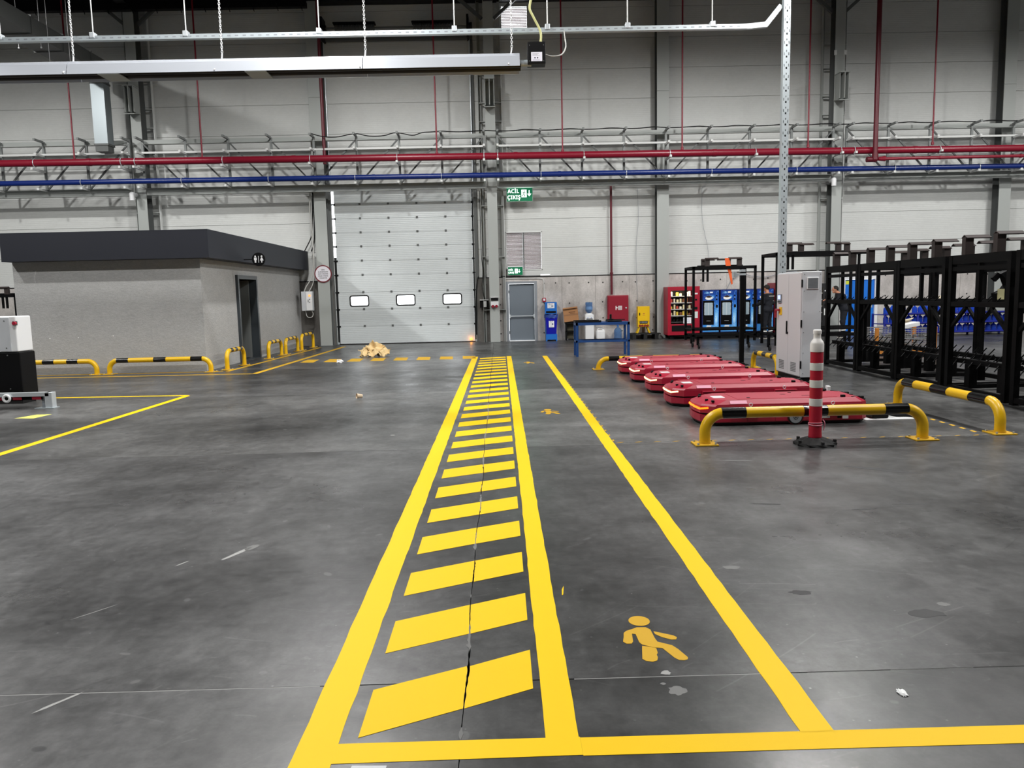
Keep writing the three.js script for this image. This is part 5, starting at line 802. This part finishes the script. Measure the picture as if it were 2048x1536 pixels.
// ================= near left: white and black machine, low rail =================
{
  const t = thing('white_machine', 'white topped black machine cut off at the frame edge', 'machine', [-7.86, 0, -12.86]);
  mesh('lower_case', RB(1.4, .78, .42, .02, -.7, .46, 0), m.black, t); mesh('upper_case', RB(1.38, .58, .41, .02, -.71, 1.145, 0), m.white, t); mesh('front_panel', RB(1.16, .55, .02, .006, -.7, 1.14, .205), m.cabinetSide, t); mesh('button_box', RB(.07, .07, .03, .005, -.03, 1.32, .21), m.steelDark, t); mesh('stop_button', CY(.028, .028, .05, -.02, 1.32, .24, 'z', 16), m.red, t); mesh('skirt', BX(-1.35, -.04, 0, .08, -.18, .18), m.rubber, t);
  mesh('screw', [[-.2, 1.36], [-.2, .92], [-.2, .8], [-.2, .25]].map(([x, y]) => CY(.01, .01, .01, x, y, .216, 'z', 8)), m.steelDark, t);
  const r = thing('low_barrier', 'low grey metal barrier with red reflectors before the white machine', 'barrier', [-9.3, 0, -12.05]);
  mesh('top_rail', [BX(0, 2.22, .235, .25, -.08, .04), BX(0, 2.22, .19, .235, .036, .04)], m.galvBright, r); mesh('end_post', [RB(.12, .25, .12, .012, 2.21, .125, -.02)], m.galvBright, r); mesh('inner_post', BX(2.08, 2.12, 0, .18, -.06, -.01), m.grey, r); mesh('foot_plate', BX(2.0, 2.3, 0, .01, -.1, .07), m.galv, r); mesh('near_post', BX(.02, .1, 0, .24, -.06, 0), m.galv, r);
  for (const x of [1.42, 1.72, 2.02]) mesh('reflector', RB(.14, .055, .02, .008, x, .165, .02), m.redCab, r); mesh('rail_web', BX(1.2, 2.1, .135, .2, -.01, 0), m.black, r); mesh('cable_ring', new THREE.TorusGeometry(.05, .02, 8, 16).translate(1.58, .17, .06), m.white, r);
  tag(mesh('floor_decal', prism([[-7.0, -11.0], [-6.7, -10.95], [-6.66, -11.34], [-6.88, -11.33]], .001), M(0xd8d66a, .6)), 'worn yellow sticker on the floor before the low barrier', 'sticker');
}

// ================= litter =================
function crumple(name, label, cat, pos, sx, sy, sz, mat, seedK, detail = 4) {
  const g = new THREE.IcosahedronGeometry(1, detail), p = g.attributes.position, tmp = new THREE.Vector3();
  for (let i = 0; i < p.count; i++) { tmp.fromBufferAttribute(p, i); let d = .72; for (let k = 0; k < 14; k++) { const a = hash1(k, seedK) * 6.28, b = hash1(k, seedK + 1) * 3.14, n = V(Math.cos(a) * Math.sin(b), Math.cos(b), Math.sin(a) * Math.sin(b)); d += .13 * Math.abs(Math.sin(tmp.dot(n) * (3 + 5 * hash1(k, seedK + 2)) + k)) - .055; } tmp.multiplyScalar(d * (1 + .1 * hash1(Math.round(tmp.x * 9 + tmp.y * 5), seedK + 4))); p.setXYZ(i, tmp.x * sx, Math.max(-.52, tmp.y) * sy, tmp.z * sz); }
  g.computeVertexNormals(); g.translate(0, .52 * sy, 0); const o = tag(mesh(name, g, mat), label, cat); o.position.set(...pos); return o;
}
{
  const heap = thing('crumpled_paper', 'heap of crumpled brown paper on the floor before the roller door', 'paper', [-3.5, 0, -21.3]);
  const sheet = (w, h, x, y, z, a, b, c, k) => { const q = new THREE.PlaneGeometry(w, h, 12, 10), p = q.attributes.position; for (let i = 0; i < p.count; i++) { const u = p.getX(i), v = p.getY(i), f = (t) => Math.abs(((t % 2) + 2) % 2 - 1) - .5; p.setXYZ(i, u * (.86 + .1 * f(v * 9 + k)), v * (.86 + .12 * f(u * 8 + k)), .12 * f(u * 6 + v * 3 + k * 1.7) + .08 * f(v * 8 - u * 5 + k * .9) + .03 * f(u * 15 + k)); } const n = q.rotateX(a).rotateY(b).rotateZ(c).translate(x, y, z).toNonIndexed(); n.computeVertexNormals(); const r = n.attributes.position; for (let i = 0; i < r.count; i++) if (r.getY(i) < .004) r.setY(i, .004); mesh('sheet', n, m.paper, heap); };
  sheet(.62, .5, -.04, .17, -.04, -1.1, .2, .1, 1); sheet(.5, .4, .18, .13, .04, -.8, -.5, -.2, 2); sheet(.46, .36, -.22, .12, .06, -.7, .6, .2, 3); sheet(.3, .26, -.1, .27, -.02, -.4, .3, .5, 4); sheet(.32, .3, .1, .22, .0, -.5, -.3, -.3, 5); sheet(.3, .24, .28, .09, .12, -.9, .8, .0, 6); sheet(.34, .22, -.3, .07, .14, -1.2, -.6, .1, 7); sheet(.4, .24, .02, .08, .2, -1.1, .1, 0, 8);
}
{ const g = new THREE.LatheGeometry([[0, 0], [.03, 0], [.04, .09], [.043, .092], [.037, .09], [.028, .004], [0, .004]].map((p) => new THREE.Vector2(...p)), 20); g.rotateZ(1.45).rotateY(.5); g.translate(-2.25, .042, -12.25); tag(mesh('paper_cup', g, M(0xd8c2a4, .7, { side: THREE.DoubleSide })), 'small pale paper cup lying on its side on the open floor', 'cup'); }
crumple('paper_scrap', 'tiny white scrap beside the dashed line near the roller door', 'litter', [-4.06, 0, -19.3], .07, .05, .05, m.white, 7);
crumple('paper_scrap', 'tiny white scrap on the dark floor near the front yellow line', 'litter', [1.55, 0, -2.86], .014, .006, .022, m.white, 9);
tag(mesh('paint_chip', prism([[.29, -3.95], [.297, -3.955], [.31, -4.08], [.296, -4.03]], .002), m.yellow), 'sliver of yellow paint lying beside the walking lane line', 'litter');
tag(mesh('paper_strip', prism([[-.55, -2.49], [-.43, -2.485], [-.43, -2.42], [-.56, -2.42]], .0022), m.cabinetSide), 'grey tape patch at the edge of the nearest yellow line', 'tape');

// ================= people =================
const smin = (a, b, k) => { const h = Math.max(0, Math.min(1, .5 + .5 * (b - a) / k)); return b * (1 - h) + a * h - k * h * (1 - h); };
function capsule(p, a, b, ra, rb) { const bx = b.x - a.x, by = b.y - a.y, bz = b.z - a.z, px = p.x - a.x, py = p.y - a.y, pz = p.z - a.z; const t = Math.max(0, Math.min(1, (px * bx + py * by + pz * bz) / (bx * bx + by * by + bz * bz + 1e-9))); return Math.hypot(px - bx * t, py - by * t, pz - bz * t) - (ra + (rb - ra) * t); }
function solid(dist, min, max, cell) {                        // a closed surface of dist = 0 inside the box
  const size = Math.max(max.x - min.x, max.y - min.y, max.z - min.z), n = Math.ceil(size / cell) + 4, mc = new MarchingCubes(n, new THREE.MeshBasicMaterial(), false, false, 200000), p = V(0, 0, 0), half = n / 2;
  mc.isolation = 0; const step = size / (n - 4), mid = min.clone().add(max).multiplyScalar(.5);
  for (let z = 0; z < n; z++) for (let y = 0; y < n; y++) for (let x = 0; x < n; x++) { p.set(mid.x + (x - half) * step, mid.y + (y - half) * step, mid.z + (z - half) * step); mc.field[n * n * z + n * y + x] = p.x < min.x - step || p.x > max.x + step || p.z < min.z - step || p.z > max.z + step ? -1 : -dist(p); }
  mc.update(); const g = new THREE.BufferGeometry(), c = mc.count;
  g.setAttribute('position', new THREE.Float32BufferAttribute(mc.positionArray.slice(0, c * 3), 3)); g.setAttribute('normal', new THREE.Float32BufferAttribute(mc.normalArray.slice(0, c * 3), 3)); g.setAttribute('uv', new THREE.Float32BufferAttribute(new Float32Array(c * 2), 2));
  g.scale(half * step, half * step, half * step); g.translate(mid.x, mid.y, mid.z); return g;
}
const blend = (bones, k) => (p) => { let d = 9; for (const [a, b, ra, rb] of bones) d = smin(d, capsule(p, a, b, ra, rb), k); return d; };
// the figure stands at the origin and faces +z; J gives the joints
function person(label, pos, turn, J) {
  const t = thing('person', label, 'person', pos, turn), v = (a) => V(...a), mir = (a) => V(-a[0], a[1], a[2]);
  const hip = v(J.pelvis), chest = v(J.chest), neck = v(J.neck), head = v(J.head), S = [v(J.shL), v(J.shR)], E = [v(J.elL), v(J.elR)], W = [v(J.wrL), v(J.wrR)], H = [v(J.hipL), v(J.hipR)], K = [v(J.knL), v(J.knR)], A = [v(J.anL), v(J.anR)];
  const bones = (o) => { const b = [[hip.clone().add(V(-.06, 0, 0)), hip.clone().add(V(.06, 0, 0)), .115 + o, .115 + o], [hip, chest, .13 + o, .15 + o], [chest.clone().add(V(-.07, .04, 0)), chest.clone().add(V(.07, .04, 0)), .12 + o, .12 + o], [chest, neck, .12 + o, .07 + o]]; for (const i of [0, 1]) b.push([neck.clone().lerp(S[i], .35), S[i], .065 + o, .062 + o], [S[i], E[i], .055 + o, .045 + o], [E[i], W[i], .043 + o, .033 + o], [H[i], K[i], .088 + o, .06 + o], [K[i], A[i], .058 + o, .042 + o]); return b; };
  const body = blend(bones(-.012), .04), hd = blend([[head.clone().add(V(0, .03, -.01)), head.clone().add(V(0, .02, .005)), .088, .086], [head.clone().add(V(0, -.05, .02)), head.clone().add(V(0, -.07, .04)), .062, .045], [neck, head.clone().add(V(0, -.05, -.01)), .058, .054]], .03);
  const face = (p) => { let d = hd(p); d = smin(d, capsule(p, head.clone().add(V(0, .01, .09)), head.clone().add(V(0, -.02, .11)), .008, .014), .012); for (const s of [-1, 1]) { d = smin(d, capsule(p, head.clone().add(V(s * .088, .01, -.005)), head.clone().add(V(s * .086, -.025, 0)), .012, .009), .008); d = Math.max(d, -(capsule(p, head.clone().add(V(s * .033, .012, .1)), head.clone().add(V(s * .035, .012, .1)), .011, .011))); } return smin(d, capsule(p, head.clone().add(V(-.02, -.055, .083)), head.clone().add(V(.02, -.055, .083)), .007, .007), .006); };
  const lo = V(-.75, 0, -.5), hi = V(.75, J.neck[1] + .04, .75);
  const parts = [solid((p) => Math.max(body(p), p.y - J.neck[1] - .02), lo, hi, .022), solid(face, head.clone().add(V(-.16, -.2, -.16)), head.clone().add(V(.16, .16, .16)), .008)];
  for (const i of [0, 1]) {                                    // hands: palm, thumb and four fingers
    const s = i ? -1 : 1, dir = W[i].clone().sub(E[i]).normalize(), up = Math.abs(dir.y) > .8 ? V(0, 0, 1) : V(0, 1, 0), side = dir.clone().cross(up).normalize().multiplyScalar(s), nrm = side.clone().cross(dir).multiplyScalar(s), at = (a, b, c) => W[i].clone().addScaledVector(dir, a).addScaledVector(side, b).addScaledVector(nrm, c);
    const hb = [[at(-.02, 0, 0), at(.03, 0, 0), .03, .03], [at(.03, -.022, 0), at(.085, -.03, 0), .017, .014], [at(.03, .022, 0), at(.085, .03, 0), .017, .014], [at(.03, 0, 0), at(.09, 0, 0), .017, .014], [at(.03, .03, -.01), at(.06, .058, -.02), .013, .011], [at(.06, .058, -.02), at(.09, .066, -.03), .011, .009]];
    [-.033, -.011, .011, .032].forEach((q, k) => { const L = [.055, .07, .075, .066][k]; hb.push([at(.085, q, 0), at(.085 + L * .55, q, -.012), .0095, .009], [at(.085 + L * .55, q, -.012), at(.085 + L * .85, q, -.04), .009, .0075]); });
    const c = at(.06, 0, 0); parts.push(solid(blend(hb, .006), c.clone().addScalar(-.125), c.clone().addScalar(.125), .0055));
  }
  mesh('body', parts, m.skin, t);
  const cloth = blend(bones(.012), .045), folds = (p) => cloth(p) - .004 * Math.sin(p.y * 46 + p.x * 22) * Math.sin(p.z * 31 + p.y * 11);
  const wr = (p) => Math.min(p.distanceTo(W[0]), p.distanceTo(W[1])) - .03;
  mesh('jacket', solid((p) => Math.max(folds(p) - .006, -wr(p), J.pelvis[1] - .06 - p.y, p.y - J.neck[1] + .0), lo, hi, .018), m.cloth, t);
  mesh('trousers', solid((p) => Math.max(folds(p), p.y - J.pelvis[1] - .02, .07 - p.y, -Math.min(capsule(p, E[0], W[0], .12, .12), capsule(p, E[1], W[1], .12, .12))), V(-.4, 0, -.4), V(.4, J.pelvis[1] + .1, .5), .018), m.cloth, t);
  mesh('hair', solid((p) => Math.max(hd(p) - .008, -(p.y - head.y - .005 - .5 * (p.z - head.z)), (p.z - head.z) - .055), head.clone().add(V(-.14, -.12, -.14)), head.clone().add(V(.14, .15, .14)), .008), m.hair, t);
  const bands = []; for (const i of [0, 1]) { bands.push(along(new THREE.CylinderGeometry(.066, .064, .035, 16, 1, true), S[i].clone().lerp(E[i], .72), S[i].clone().lerp(E[i], .9))); bands.push(along(new THREE.CylinderGeometry(.077, .073, .035, 16, 1, true), K[i].clone().lerp(A[i], .55), K[i].clone().lerp(A[i], .7))); }
  bands.push(B(.3, .02, .012).rotateX(-.05).translate(chest.x, chest.y + .1, chest.z - .15)); mesh('reflective_band', bands, m.reflective, t);
  for (const i of [0, 1]) { const s = mesh('shoe', solid(blend([[A[i].clone().add(V(0, -.03, -.03)), A[i].clone().add(V(0, -.04, .03)), .05, .045], [A[i].clone().add(V(0, -.045, .05)), A[i].clone().add(V(0, -.05, .14)), .045, .036]], .03), A[i].clone().add(V(-.08, -.11, -.12)), A[i].clone().add(V(.08, .05, .22)), .009), m.shoe, t); mesh('sole', RB(.085, .022, .27, .01, A[i].x, A[i].y - .08, A[i].z + .045), m.sole, s); }
  return t;
}
person('man in dark overalls with pale reflective bands reaching towards a drinks machine', [8.64, 0, -24.9], -2.45, { pelvis: [0, .93, 0], chest: [0, 1.27, .02], neck: [0, 1.46, .02], head: [0, 1.62, .06], shL: [.185, 1.42, .01], shR: [-.185, 1.42, .01], elL: [.23, 1.17, .06], elR: [-.24, 1.15, -.02], wrL: [.16, 1.1, .3], wrR: [-.22, .98, .2], hipL: [.09, .9, 0], hipR: [-.09, .9, 0], knL: [.1, .5, .04], knR: [-.11, .5, .02], anL: [.11, .09, .04], anR: [-.12, .09, -.06] });
person('person in dark overalls with a bent back standing before the blue door', [10.95, 0, -24.6], -1.75, { pelvis: [0, .93, -.05], chest: [0, 1.25, .08], neck: [0, 1.42, .16], head: [0, 1.53, .25], shL: [.185, 1.36, .12], shR: [-.185, 1.36, .12], elL: [.22, 1.12, .24], elR: [-.22, 1.12, .22], wrL: [.14, 1.2, .46], wrR: [-.14, 1.18, .45], hipL: [.09, .9, -.04], hipR: [-.09, .9, -.04], knL: [.1, .5, .02], knR: [-.11, .5, -.02], anL: [.11, .09, 0], anR: [-.12, .09, -.08] });

renderer.render(scene, camera);
